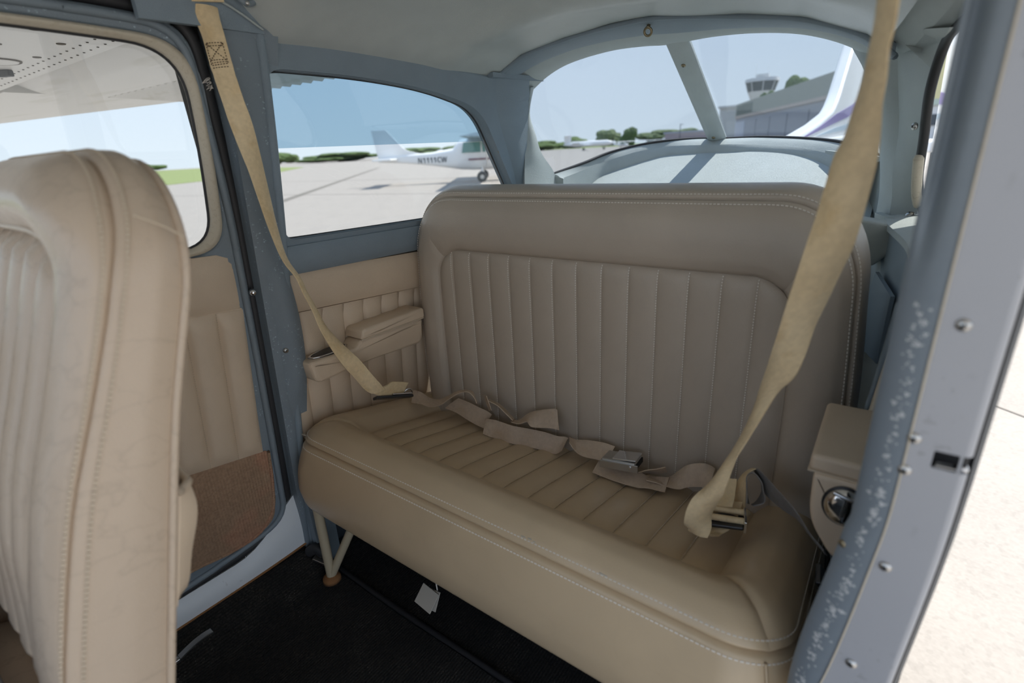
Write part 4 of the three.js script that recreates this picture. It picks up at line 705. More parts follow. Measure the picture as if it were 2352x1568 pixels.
// co-pilot seat, seen from its inboard side
{
  const s = thing('front_seat', 'tan leather front seat with pleated face, creased side and stitched seam', 'seat');
  // h: 0 rear piping .. 1 stitched side seam .. above 1 the front roll, in units of 3 cm
  const T = V(0, 0.9646, -0.2636), H = V(0, 0.2636, 0.9646), seamH = [[-0.3, 0.090], [0.06, 0.089], [0.15, 0.085], [0.21, 0.081], [0.25, 0.076], [0.29, 0.069], [0.33, 0.063], [0.38, 0.056], [0.43, 0.051], [0.47, 0.045], [0.51, 0.042], [0.6, 0.040]];
  const fm = (x, t, h) => { const hs = archAt(seamH, t), rear = -0.009 * Math.exp(-Math.pow((t - 0.44) / 0.10, 2)), off = (0.05 + 0.95 * step(-0.06, 0.14, t)) * lerp(0.5, 0.92, step(0.0, 0.45, t)) * (1 + 0.75 * step(0.425, 0.49, t)), k = h <= 1 ? lerp(rear, hs, h) : hs + (h - 1) * 0.03 * off; return [x, 0.536 + T.y * t + H.y * k, 0.835 + T.z * t + H.z * k]; };
  const fl = (d, h) => [-0.490 + d, -0.050 - d, -0.30, 0.546 - d * 1.25, 0.03, 0.125 - 0.6 * clamp(d, 0, 0.09), h];
  const L = [fl(0.06, -0.10), fl(0.020, -0.07), fl(0.008, 0.0), fl(0.002, 0.14), fl(-0.002, 0.45), fl(0.001, 0.85), fl(0.0045, 0.98), fl(0.008, 1.0), fl(0.0055, 1.15), fl(0.010, 1.45), fl(0.022, 1.80), fl(0.040, 1.98), fl(0.056, 1.92), fl(0.066, 1.75), fl(0.072, 1.5)];
  const dip = (i, v) => -0.006 * step(0.1, 0.3, v) * (Math.exp(-Math.pow((i - IDX.tr) / 1.0, 2)) + Math.exp(-Math.pow((i - IDX.tl) / 1.0, 2)));
  const back = part('backrest', padPiece(L.slice(0, 8), 0, IDX.end, fm, 4), M.front, s);
  part('side_bolster', padPiece(L.slice(7), IDX.right - 4, IDX.tr, fm, 5, dip), M.front, back);
  part('head_panel', padPiece(L.slice(7), IDX.tr, IDX.tl, fm, 5, dip), M.front, back);
  part('side_bolster', padPiece(L.slice(7), IDX.tl, IDX.left + NS, fm, 5, dip), M.front, back);
  part('rear_panel', slab(10, 24, (u, v) => fm(lerp(-0.45, -0.09, u), lerp(-0.28, 0.47, v), -0.1), [0, 0, 0.004]), M.front, back);
  const x0 = -0.420, x1 = -0.120, N = 6, th = [], topAt = (x) => 0.458 - 0.015 * Math.pow(Math.abs((x + 0.27) / 0.136), 4);
  for (let i = 0; i < N; i++) part('pleat', slab(8, 40, (u, v) => { const x = lerp(lerp(x0, x1, i / N), lerp(x0, x1, (i + 1) / N), u), t = lerp(-0.28, topAt(x), v), e = 1 - Math.exp(-(topAt(x) - t) / 0.012); const lum = 0.9 * step(0.17, -0.08, t); return fm(x, t, (1.45 + (0.2 + 0.42 * pleatShape(u)) * e) * (1 - lum) + 0.4 * lum); }, [0, 0, -0.01]), M.front, back);
  part('head_piping', tube([...Array(14).keys()].map((i) => { const x = lerp(x0, x1, i / 13); return fm(x, topAt(x) + 0.003, 1.70); }), 0.0035, 40, 8), M.front, back);
  part('rear_piping', tube(padRow(fl(0.004, 0.02), IDX.right - 4, IDX.left + NS - 2, fm), 0.0045, 160, 8), M.front, back);
  const sn = (u, p) => V(p.x > -0.27 ? 1 : -1, p.y > 0.98 ? 1.2 : 0, 0.25).normalize();
  th.push(stitches(padRow(fl(0.0005, 0.86), IDX.right - 4, IDX.left + NS - 2, fm), sn, 0.0052, 0.0036, 0.0013), stitches(padRow(fl(0.0055, 1.24), IDX.right - 4, IDX.left + NS - 2, fm), sn, 0.0052, 0.0036, 0.0013));
  part('stitching', th, M.threadTan, back, 'tan double stitching along the side seam', 'stuff');
  part('cross_seam', tube([fm(-0.049, 0.470, 0.1), fm(-0.047, 0.478, 0.45), fm(-0.049, 0.484, 0.86)], 0.0012, 16, 6), M.threadTan, back);
  // split pleat: dark tear where the seam has opened
  part('seam_tear', tube([fm(-0.170, 0.31, 1.67), fm(-0.1705, 0.28, 1.68), fm(-0.170, 0.25, 1.67)], 0.0022, 16, 5), M.black, back, 'dark split in the pleat seam');
  // map pocket on the rear face
  const pk = part('map_pocket', slab(48, 20, (u, v) => { const x = lerp(-0.485, -0.054, u), t = lerp(0.085, 0.216, v), e = Math.pow(Math.sin(Math.PI * u) + 1e-6, 0.25), b = 0.014 * step(0, 0.12, v) + 0.026 * Math.pow(Math.sin(Math.PI * clamp(v * 0.85)), 0.8) + 0.004 * Math.sin(v * 9 + 1); const q = fm(x, t, 0), g = -0.004 - b * e; return [q[0], q[1] + H.y * g, q[2] + H.z * g]; }, [0, 0, 0.004]), M.wallLeather, s, 'puffy leather map pocket');
  part('pocket_hem', tube([...Array(30).keys()].map((i) => { const u = i / 29, x = lerp(-0.485, -0.054, u); const q = fm(x, 0.214, 0), g = -0.004 - 0.024 * Math.pow(Math.sin(Math.PI * u) + 1e-6, 0.25); return [q[0], q[1] + H.y * g, q[2] + H.z * g]; }), 0.005, 40, 8), M.wallLeather, pk);
  // seat cushion with its grey cover
  part('cushion', box(-0.27, 0.40, 1.13, 0.46, 0.14, 0.48, 0.05, [-0.12, 0, 0]), M.front, s);
  part('seat_frame', G2([box(-0.27, 0.30, 1.08, 0.40, 0.03, 0.46), box(-0.45, 0.20, 1.08, 0.02, 0.2, 0.40), box(-0.09, 0.20, 1.08, 0.02, 0.2, 0.40)]), M.darkSteel, s);
}
{
  const f = thing('seat_cover', 'pale grey fleece cover lying on the front seat cushion', 'cover');
  part('fleece', slab(20, 20, (u, v) => { const x = lerp(-0.46, -0.10, u), z = lerp(0.945, 1.34, v); return [x, 0.500 + 0.03 * Math.pow(Math.sin(Math.PI * clamp(u, 0.02, 0.98)), 0.5) - 0.03 * Math.pow(1 - v, 6) + 0.05 * v + 0.004 * Math.sin(x * 60) * Math.sin(z * 50), z]; }, [0, -0.03, 0]), new THREE.MeshStandardMaterial({ color: lin(0.33, 0.34, 0.34), map: kickTone, roughness: 1, bumpMap: carpetBump, bumpScale: 0.004 }), f);
}
// seat rail end on the floor
{
  const r = thing('seat_rail', 'thin bare metal rail end on the black carpet beside the front seat', 'rail');
  part('rail', box(-0.545, 0.110, 1.105, 0.012, 0.008, 0.74, 0.002), M.steel, r);
  part('rail_tip', slab(4, 8, (u, v) => [lerp(-0.552, -0.538, u), 0.114 + 0.010 * Math.sin(v * 2.2), lerp(0.735, 0.668, v)], [0, -0.003, 0]), M.steel, r);
  part('rail_base', box(-0.545, 0.085, 1.20, 0.030, 0.040, 0.60, 0.002), M.darkSteel, r);
}
// ---------- armrests ----------
{
  const a = thing('armrest', 'tan leather armrest with ashtray on the far side panel', 'armrest', 'armrests of the rear bench');
  part('base', onLeft([[0.352, 0.630, 0.010], [0.338, 0.572, 0.02], [0.200, 0.580, 0.05], [0.03, 0.570, 0.02], [0.016, 0.585, 0.02], [0.016, 0.640, 0.004], [0.212, 0.640, 0.004], [0.228, 0.626, 0.006]], { w: 0.004, d: 0.062, bevel: 0.010, seg: 4 }), M.wallLeather, a);
  const pad = part('pad', onLeft([[0.216, 0.643, 0.006], [0.210, 0.668, 0.010], [0.016, 0.672, 0.010], [0.014, 0.643, 0.006]], { w: 0.004, d: 0.070, bevel: 0.008, seg: 4 }), M.wallLeather, a);
  part('pad_seam', tube([[0.214, 0.6425], [0.1, 0.6425], [0.018, 0.6425]].map(([z, y]) => lp(z, y, 0.070)), 0.002, 20, 6), M.threadTan, pad);
  const tray = part('ashtray', (() => { const g = lathe([[0, 0.006], [0.014, 0.006], [0.018, 0.003], [0.0185, -0.006], [0, -0.006]], 28); g.scale(1, 1, 2.6); g.rotateX(0.04); g.translate(...lp(0.284, 0.629, 0.036)); return g; })(), M.darkSteel, a, 'dark metal ashtray lid');
  part('tray_rim', (() => { const g = new THREE.TorusGeometry(0.0185, 0.0016, 8, 40); g.rotateX(Math.PI / 2); g.scale(1, 1, 2.6); g.translate(...lp(0.284, 0.632, 0.036)); return g; })(), M.chrome, tray);
}
{
  const a = thing('armrest', 'tan leather armrest with shiny ashtray beside the near door jamb', 'armrest', 'armrests of the rear bench');
  part('base', (() => { const s = rounded([[0.459, 0.640, 0.006], [0.461, 0.585, 0.03], [0.468, 0.560, 0.02], [0.497, 0.516, 0.02], [0.535, 0.516, 0.006], [0.535, 0.640, 0.006]], 0.01), g = new THREE.ExtrudeGeometry(s, { depth: 0.165, bevelSize: 0.006, bevelOffset: -0.006, bevelThickness: 0.008, bevelSegments: 4, curveSegments: 10 }); g.translate(0, 0, 0.08); return boxUV(toCreasedNormals(g, 0.6)); })(), M.wallLeather, a);
  const pad = part('pad', box(0.492, 0.651, 0.160, 0.078, 0.024, 0.172, 0.007), M.wallLeather, a);
  part('pad_seam', box(0.492, 0.6395, 0.160, 0.080, 0.003, 0.174, 0.001), M.threadTan, pad);
  const tray = part('ashtray', (() => { const g = new THREE.SphereGeometry(1, 28, 18); g.scale(0.022, 0.026, 0.012); g.translate(0.498, 0.606, 0.256); return g; })(), M.chrome, a, 'rounded chrome ashtray');
  part('tray_bezel', (() => { const g = new THREE.TorusGeometry(1, 0.07, 8, 40); g.scale(0.023, 0.027, 0.03); g.translate(0.498, 0.606, 0.2545); return g; })(), M.darkSteel, tray);
  part('tray_handle', bar([0.486, 0.626, 0.262], [0.510, 0.622, 0.264], 0.003), M.chrome, tray);
}
// ---------- belts ----------
{
  const b = thing('shoulder_belt', 'beige shoulder belt hanging from the far door post', 'seat belt', 'shoulder belts');
  part('webbing', ribbon(leftBelt, 0.0016, 5, 8, 0.004), M.belt, b);
  // folded end and buckle lying at the bench corner
  part('belt_fold', ribbon([[-0.438, 0.530, 0.225, 0.004, 0.002, -0.020], [-0.436, 0.518, 0.195, 0.004, 0.014, -0.008], [-0.436, 0.505, 0.165, 0.003, 0.013, -0.006], [-0.437, 0.497, 0.148, 0.003, 0.010, -0.006]], 0.002, 5, 5), M.belt, b);
  const bk = part('buckle', box(-0.438, 0.492, 0.186, 0.020, 0.007, 0.105, 0.002, [-0.36, 0, 0.5]), M.darkSteel, b, 'dark metal buckle');
  part('buckle_tongue', box(-0.432, 0.493, 0.165, 0.012, 0.004, 0.055, 0.001, [-0.36, 0, 0.5]), M.chrome, bk);
  part('buckle_ring', new THREE.TorusGeometry(0.010, 0.0022, 8, 20).rotateY(1.1).translate(-0.438, 0.484, 0.138), M.chrome, bk);
  // box stitching near the top
  const p = (s, v) => { const c = curve(leftBelt.map((q) => V(q[0], q[1], q[2]))).getPoint(s), h = curve(leftBelt.map((q) => V(q[3], q[4], q[5]))).getPoint(s), t = curve(leftBelt.map((q) => V(q[0], q[1], q[2]))).getTangent(s), n = t.clone().cross(h).normalize(); const side = n.dot(V(1, 0, 0.5)) > 0 ? 1 : -1; return c.addScaledVector(h, v).addScaledVector(n, 0.004 * (1 - v * v) + (side > 0 ? 0.0008 : -0.0024)); };
  const s0 = 0.113, s1 = 0.160, bx = [];
  const dash = (a, bb) => bx.push(stitches([p(...a), p((a[0] + bb[0]) / 2, (a[1] + bb[1]) / 2), p(...bb)], () => V(0.8, 0, 0.5).normalize(), 0.0040, 0.0024, 0.0006));
  for (const s of [s0, s0 + 0.006, s1 - 0.012, s1 - 0.006, s1, s1 + 0.008]) dash([s, -0.55], [s, 0.55]);
  dash([s0, -0.55], [s1 - 0.01, 0.55]); dash([s0, 0.55], [s1 - 0.01, -0.55]); dash([s0, -0.55], [s1, -0.55]); dash([s0, 0.55], [s1, 0.55]);
  part('box_stitch', bx, M.threadBrown, b, 'brown box stitch', 'stuff');
  const an = part('anchor_loop', ribbon([[-0.470, 1.335, 0.415, 0.001, 0.003, -0.024], [-0.4655, 1.315, 0.416, 0.001, 0.003, -0.024], [-0.464, 1.297, 0.416, 0.006, 0.002, -0.022]], 0.003, 5, 5), M.belt, b);
  part('anchor_bolt', orient(lathe([[0, 0.004], [0.006, 0.004], [0.008, 0.001], [0.008, -0.003], [0, -0.003]], 18), [-0.461, 1.318, 0.414], [1, 0, 0.5]), M.brass, an);
  const fr = rng(9), fuzz = [];
  for (let k = 0; k < 14; k++) { const c = p(0.19 + 0.03 * fr(), -1.0), e = c.clone().add(V(-0.012 * fr(), 0.006 * (fr() - 0.3) - 0.008 * fr(), 0.012 * fr())); fuzz.push(tube([c, c.clone().lerp(e, 0.5).add(V(0.001, 0.003 * fr(), 0)), e], 0.00025, 6, 4)); }
  part('frayed_edge', fuzz, M.thread, b, 'frayed threads at the edge', 'stuff');
}
{
  const b = thing('shoulder_belt', 'beige twisted shoulder belt hanging close in front of the door jamb', 'seat belt', 'shoulder belts');
  const up = rightBelt[0], ext = [[up[0] + 0.002, up[1] + 0.16, up[2] + 0.05, up[3], up[4], up[5]], [up[0] + 0.001, up[1] + 0.08, up[2] + 0.025, up[3], up[4], up[5]]];
  part('webbing', ribbon([...ext, ...rightBelt], 0.0016, 5, 8, 0.006), M.belt, b);
  part('belt_fold', ribbon([[0.318, 0.458, 0.224, 0.018, 0.008, 0.006], [0.325, 0.444, 0.205, 0.020, 0.002, -0.004], [0.336, 0.446, 0.180, 0.020, 0.002, -0.004], [0.340, 0.452, 0.150, 0.020, 0.002, -0.004], [0.340, 0.460, 0.120, 0.018, 0.002, -0.004]], 0.002, 6, 5, 0.002), M.belt, b);
  const bk = part('adjuster', box(0.343, 0.452, 0.166, 0.058, 0.006, 0.040, 0.002, [-0.1, 0.25, 0.1]), M.darkSteel, b, 'metal slide adjuster');
  for (const dz of [0.0, 0.024]) part('adjuster_bar', bar([0.316, 0.459, 0.178 - dz], [0.372, 0.462, 0.164 - dz], 0.0055), M.belt, bk);
  part('adjuster_side', box(0.373, 0.462, 0.160, 0.004, 0.020, 0.046, 0.001, [-0.1, 0.25, 0]), M.chrome, bk);
  part('belt_tab', ribbon([[0.336, 0.466, 0.150, 0.014, 0.002, -0.003], [0.333, 0.480, 0.125, 0.014, 0.002, -0.003], [0.330, 0.492, 0.105, 0.013, 0.002, -0.003]], 0.003, 5, 4), M.belt, b);
}
{
  const b = thing('lap_belt', 'crumpled tan lap belt with chrome buckle lying along the bench crease', 'seat belt', 'lap belts on the rear bench');
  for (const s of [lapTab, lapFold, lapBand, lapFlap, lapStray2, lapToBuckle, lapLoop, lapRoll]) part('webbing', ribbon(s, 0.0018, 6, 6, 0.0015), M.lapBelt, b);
  part('webbing', ribbon(lapStray, 0.0018, 4, 3), M.lapBelt, b);
  part('belt_tab', ribbon([[-0.4795, 0.4430, 0.0915, -0.0107, 0.0094, -0.0159], [-0.470, 0.4432, 0.091, -0.0113, 0.0092, -0.0157], [-0.462, 0.4435, 0.090, -0.0125, 0.0087, -0.0153]], 0.004, 4, 4), M.lapBelt, b, 'doubled sewn belt end');
  part('webbing', ribbon([[0.06, 0.408, 0.075, -0.002, 0.004, -0.022], [0.11, 0.407, 0.078, -0.003, 0.003, -0.022], [0.16, 0.407, 0.075, -0.004, 0.002, -0.022], [0.21, 0.408, 0.062, -0.004, 0.002, -0.022]], 0.0018, 6, 5), M.lapBelt, b);
  // lift-latch buckle
  const m = new THREE.Matrix4().makeRotationFromEuler(new THREE.Euler(-0.15, 0.10, 0.10)).setPosition(0.112, 0.430, 0.062), at = (g) => boxUV(g.applyMatrix4(m));
  const bk = part('buckle', at(new RoundedBoxGeometry(0.074, 0.018, 0.050, 4, 0.005)), M.steel, b, 'chrome lift-latch buckle');
  part('buckle_flap', at(new RoundedBoxGeometry(0.050, 0.004, 0.046, 3, 0.0018).rotateZ(0.05).translate(0.012, 0.0115, 0)), M.chrome, bk);
  part('buckle_side', at(new RoundedBoxGeometry(0.080, 0.016, 0.003, 3, 0.001).translate(0.002, -0.002, 0.0262)), M.steel, bk);
  part('buckle_mouth', at(new THREE.BoxGeometry(0.004, 0.010, 0.040).translate(0.0372, 0.001, 0)), M.black, bk);
  part('rivet', at(new THREE.CylinderGeometry(0.0025, 0.0025, 0.003, 14).rotateX(Math.PI / 2).translate(0.026, 0.0, 0.0285)), M.chrome, bk);
}
{
  const b = thing('lap_belt', 'looped tan lap belt going down between bench and near armrest', 'seat belt', 'lap belts on the rear bench');
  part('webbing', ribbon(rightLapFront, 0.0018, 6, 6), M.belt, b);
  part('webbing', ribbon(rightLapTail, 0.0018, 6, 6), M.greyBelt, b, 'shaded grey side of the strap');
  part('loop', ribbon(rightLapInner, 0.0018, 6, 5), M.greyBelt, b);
  part('anchor', box(0.497, 0.40, 0.17, 0.008, 0.09, 0.03, 0.002, [0.5, 0, 0.3]), M.darkSteel, b);
}
// ---------- small fittings ----------
{
  const h = thing('coat_hook', 'small brass coat hook on the rear window header', 'hook');
  part('plate', orient(lathe([[0, 0.004], [0.010, 0.004], [0.013, 0.001], [0.013, -0.003], [0, -0.003]], 20), [-0.036, 1.303, -0.366], [0, -0.75, 0.66]), M.brass, h);
  part('stem', bar([-0.036, 1.303, -0.364], [-0.036, 1.292, -0.356], 0.0045), M.brass, h);
  part('ring', new THREE.TorusGeometry(0.0085, 0.0028, 10, 24).rotateX(0.35).translate(-0.037, 1.283, -0.358), M.brass, h);
}
{
  const g = thing('grab_loop', 'small glossy grey pull loop beside the belt anchor', 'handle');
  const pts = [[-0.452, 1.335, 0.372], [-0.450, 1.312, 0.374], [-0.447, 1.300, 0.362], [-0.448, 1.306, 0.345], [-0.450, 1.325, 0.338], [-0.452, 1.345, 0.336]];
  part('loop', tube(pts, 0.005, 40, 10), M.post, g);
  part('loop_clip', new THREE.SphereGeometry(0.004, 12, 8).translate(-0.443, 1.299, 0.362), M.steel, g);
}
// ---------- outside: own wings and tail ----------
const GY = -0.75;                                        // apron level
function ownWing(sx, label, span = 5.4) {
  const fEnd = Math.min(2.62, span);
  const w = thing('aircraft_wing', label, 'wing'), X = (x) => sx * x, zt = (x) => 0;
  const y0 = 1.36, cove = 0.245;
  const sheet = (x0, x1, zA, zB, y, th, nx = 20, nz = 8, f = () => 0) => slab(nx, nz, (u, v) => { const x = lerp(x0, x1, sx < 0 ? 1 - u : u), z = lerp(zA, zB, v); return [X(x), y + 0.012 * (x - 0.6) + f(x, z), z]; }, [0, th, 0]);
  const lower = part('lower_skin', sheet(0.50, span, 1.65, cove, y0, 0.12), M.wing, w);
  part('upper_skin', sheet(0.0, span, 1.65, -0.30, y0 + 0.13, 0.02), M.wing, w);
  // flap with rounded nose and corrugated trailing part
  part('flap', slab(60, 24, (u, v) => { const x = lerp(0.51, fEnd, sx < 0 ? 1 - u : u), z = lerp(0.225, -0.13, v), nose = Math.sqrt(clamp(v / 0.35)); return [X(x), y0 + 0.012 * (x - 0.6) + 0.075 * (1 - nose) - 0.010 * v, z]; }, [0, 0.02, 0]), M.wing, w);
  const cg = [];
  const cor = slab(520, 4, (u, v) => { const x = lerp(0.51, fEnd, sx < 0 ? 1 - u : u), z = lerp(-0.13, -0.53, v), r = Math.abs(((x * 13) % 1) - 0.5) * 2; return [X(x), y0 + 0.012 * (x - 0.6) - 0.014 - 0.010 * v + 0.020 * r * Math.min(1, v * 12 + 0.3), z]; }, [0, 0.006, 0]);
  part('flap_corrugation', cor, M.wing, w, 'corrugated trailing part of the flap');
  if (span > 3) part('aileron', slab(24, 8, (u, v) => { const x = lerp(2.65, 5.2, sx < 0 ? 1 - u : u), z = lerp(0.225, -0.53 + 0.17 * (x - 2.6), v); return [X(x), y0 + 0.012 * (x - 0.6) - 0.006 * v, z]; }, [0, 0.03, 0]), M.wing, w);
  part('cove', sheet(0.50, span, 0.245, 0.12, y0 + 0.085, 0.02), M.wing, w);
  const rv = [];
  for (let i = 0; i < (span > 3 ? 60 : 14); i++) { const x = 0.75 + i * 0.055; for (const dz of [0.035, 0.075]) { const g = new THREE.SphereGeometry(0.0036, 8, 5); g.scale(1, 0.35, 1); g.translate(X(x), y0 + 0.012 * (x - 0.6) - 0.001, cove + dz); rv.push(g); } }
  part('rivets', rv, M.joint, w, undefined, 'stuff');
  if (sx < 0) {
    const cov = part('inspection_cover', orient(lathe([[0, 0.003], [0.055, 0.003], [0.058, 0], [0.0, 0]], 30), [-1.75, y0 + 0.012, 0.42], [0, -1, 0]), M.wing, w);
    part('cover_gap', new THREE.TorusGeometry(0.060, 0.004, 8, 40).rotateX(Math.PI / 2).translate(-1.75, y0 + 0.013, 0.42), M.joint, cov);
    for (const [x, z] of [[-1.20, 0.45], [-1.45, 0.47], [-1.62, 0.35], [-1.36, 0.36]]) part('drain_hole', orient(lathe([[0, 0.002], [0.010, 0.002], [0.011, 0], [0, 0]], 14), [x, y0 + 0.012 * (-x - 0.6), z], [0, -1, 0]), M.joint, w);
    part('fin_drain', box(-1.95, y0 + 0.006, 0.36, 0.05, 0.02, 0.02, 0.004, [0, 0.5, 0]), M.dark, w);
  }
  return w;
}
ownWing(-1, 'white underside of the own wing with lowered flap over the left door window');
ownWing(1, 'white own wing root over the open door', 1.6);
{
  const t = thing('aircraft_tail', 'own white tail with purple stripe behind the rear window', 'tail');
  const cx = -0.03, sec = (z) => { const k = clamp((-0.98 - z) / 4.4); return { w: lerp(0.50, 0.07, Math.pow(k, 0.85)), top: lerp(0.985, 1.02, k), bot: lerp(-0.15, 0.72, Math.pow(k, 0.8)) }; };
  part('tailcone', grid(40, 24, (u, v) => { const z = lerp(-1.06, -5.4, v), s = sec(z), a = u * Math.PI * 2, c = (s.top + s.bot) / 2, h = (s.top - s.bot) / 2, e = (q) => Math.sign(q) * Math.pow(Math.abs(q), 0.75); return [cx + s.w * e(Math.sin(a)), c + h * e(Math.cos(a)), z]; }, true), M.white, t);
  const prof = (pts, th) => { const s = rounded(pts, 0.03), g = new THREE.ExtrudeGeometry(s, { depth: th, bevelSize: 0.012, bevelThickness: 0.02, bevelSegments: 2 }); g.translate(0, 0, -th / 2); g.rotateY(Math.PI / 2); g.translate(cx, 0, 0); return boxUV(g); };   // shape drawn in (-z... ) see below
  const fin = [[2.1, 1.00], [3.0, 1.085], [3.77, 1.186, 0.25], [4.31, 1.602], [5.15, 2.30, 0.06], [5.62, 2.30, 0.06], [5.45, 1.0]];
  part('fin', prof(fin, 0.05), M.white, t);
  const strip = (pts, m, name) => { const s = rounded(pts, 0.01), g = new THREE.ExtrudeGeometry(s, { depth: 0.098, bevelEnabled: false }); g.translate(0, 0, -0.049); g.rotateY(Math.PI / 2); g.translate(cx, 0, 0); part(name, boxUV(g), m, t); };
  strip([[2.3, 1.015], [3.0, 1.078], [3.8, 1.165], [5.4, 1.30], [5.4, 1.20], [3.8, 1.105], [2.9, 1.05]], M.purple, 'purple_stripe');
  strip([[2.9, 1.025], [3.8, 1.070], [5.4, 1.12], [5.4, 1.07], [3.8, 1.04]], M.paleBlue, 'pale_stripe');
  part('stabiliser', (() => { const s = rounded([[-1.7, 4.75], [1.7, 4.75], [1.75, 5.6], [-1.75, 5.6]], 0.1), g = new THREE.ExtrudeGeometry(s, { depth: 0.05, bevelSize: 0.02, bevelThickness: 0.02 }); g.rotateX(-Math.PI / 2); g.translate(cx, 0.86, 0); return boxUV(g); })(), M.white, t);
}
// ---------- apron, grass, trees ----------
{
  const a = struct('apron', 'pale concrete apron');
  part('concrete', (() => { const g = new THREE.PlaneGeometry(900, 900, 1, 1); g.rotateX(-Math.PI / 2); g.translate(-150, GY, -150); const p = g.attributes.position, uv = g.attributes.uv; for (let i = 0; i < p.count; i++) uv.setXY(i, p.getX(i), p.getZ(i)); return g; })(), M.concrete, a);
  const strip = (x0, z0, x1, z1, w) => { const d = V(x1 - x0, 0, z1 - z0).normalize(), n = V(-d.z, 0, d.x).multiplyScalar(w / 2); return slab(8, 1, (u, v) => [lerp(x0, x1, u) + n.x * (1 - 2 * v), GY + 0.004, lerp(z0, z1, u) + n.z * (1 - 2 * v)], [0, -0.01, 0]); };
  for (const [x0, z0, x1, z1, w] of [[-23, -12.7, -69.7, -58.4, 0.5], [-60, -26.2, 10, -31, 0.18], [0.6, -3.95, 8, 1.6, 0.015], [0.3, -9, 9, -2.2, 0.015], [-60, -12, -4, -19, 0.12]]) part('joint', strip(x0, z0, x1, z1, w), M.joint, a, 'dark expansion joint');
  const g = struct('grass_field', 'green grass beyond the apron');
  const patch = (pts) => { const s = rounded(pts.map(([x, z]) => [x, -z]), 2), q = new THREE.ExtrudeGeometry(s, { depth: 0.05, bevelEnabled: false }); q.rotateX(-Math.PI / 2); q.translate(0, GY, 0); return boxUV(q); };
  part('grass', patch([[-48, 60], [-40, 4], [-58, -16], [-86, -50], [-130, -84], [-420, -190], [-600, 100], [-300, 200]]), M.grass, g);
  part('grass', patch([[-300, -330], [-170, -250], [20, -280], [120, -260], [200, -520], [-300, -560]]), M.grass, g);
}
const leafMats = [lin(0.085, 0.135, 0.05), lin(0.11, 0.16, 0.06), lin(0.14, 0.18, 0.10)].map((c) => new THREE.MeshStandardMaterial({ color: c, map: grassTone, roughness: 1 }));
const trunkMat = new THREE.MeshStandardMaterial({ color: lin(0.10, 0.07, 0.05), roughness: 1 });
function tree(x, z, h, w, k, label, seed) {
  const t = thing('tree', label, 'tree', 'trees round the airfield'), r = rng(seed), gs = [];
  for (let i = 0; i < 14; i++) { const g = new THREE.IcosahedronGeometry(1, 2), a = r() * 6.28, q = Math.sqrt(r()) * 0.55, yy = 0.20 + 0.56 * r(), s = (0.32 + 0.18 * r()) * (1.15 - Math.abs(yy - 0.45)); warp(g, (px, py, pz) => { const n = 1 + 0.22 * Math.sin(px * 9 + seed) * Math.sin(py * 8 + i) * Math.sin(pz * 9); return [px * n, py * n, pz * n]; }); g.scale(w * s, h * 0.24, w * s); g.translate(x + Math.cos(a) * q * w, GY + yy * h, z + Math.sin(a) * q * w); gs.push(boxUV(g)); }
  part('foliage', gs, leafMats[k], t); part('trunk', new THREE.CylinderGeometry(w * 0.05, w * 0.07, h * 0.5, 8).translate(x, GY + h * 0.25, z), trunkMat, t);
}
{
  const T = [
    [-161, -251, 5.0, 16, 1, 'rounded green tree at left end of the rear window view'], [-150, -258, 6.2, 14, 1, 'green tree just left of the far white jet'],
    [-131, -268, 9.0, 9, 2, 'tall pale tree right of the far white jet'], [-121, -273, 9.5, 7, 0, 'narrow dark tree beyond the parked white aeroplanes'], [-106, -280, 7.5, 18, 2, 'broad hazy tree left of the rear window strip'], [-95, -284, 7.2, 14, 2, 'hazy tree beside the rear window strip'],
    [-25.5, -168, 16.6, 6.5, 1, 'tall green tree rising over the hangar roof'], [-29.0, -144, 11.2, 4, 0, 'lower green tree over the hangar roof'],
    [-257, -153, 6.0, 15, 0, 'lone round tree left of the parked aeroplane'], [-240, -178, 4.6, 30, 0, 'low tree line behind the parked aeroplane fin'], [-215, -205, 5.0, 26, 0, 'low tree line over the parked aeroplane spine'], [-196, -222, 5.6, 18, 0, 'dark tree behind the parked aeroplane cabin'],
    [-292, -58, 5.4, 26, 0, 'dark tree beyond the grass at far left'], [-292, -95, 5.2, 24, 0, 'tree beyond the grass left of the belt'], [-285, -30, 4.6, 24, 0, 'distant tree behind the front seat'],
  ];
  T.forEach((a, i) => { const f = [1, 1.16, 1.32][i % 3]; tree(a[0] * f, a[1] * f, a[2] * f + 0.75 * (f - 1), a[3] * f * 0.8, a[4], a[5], 100 + i * 7); });
}
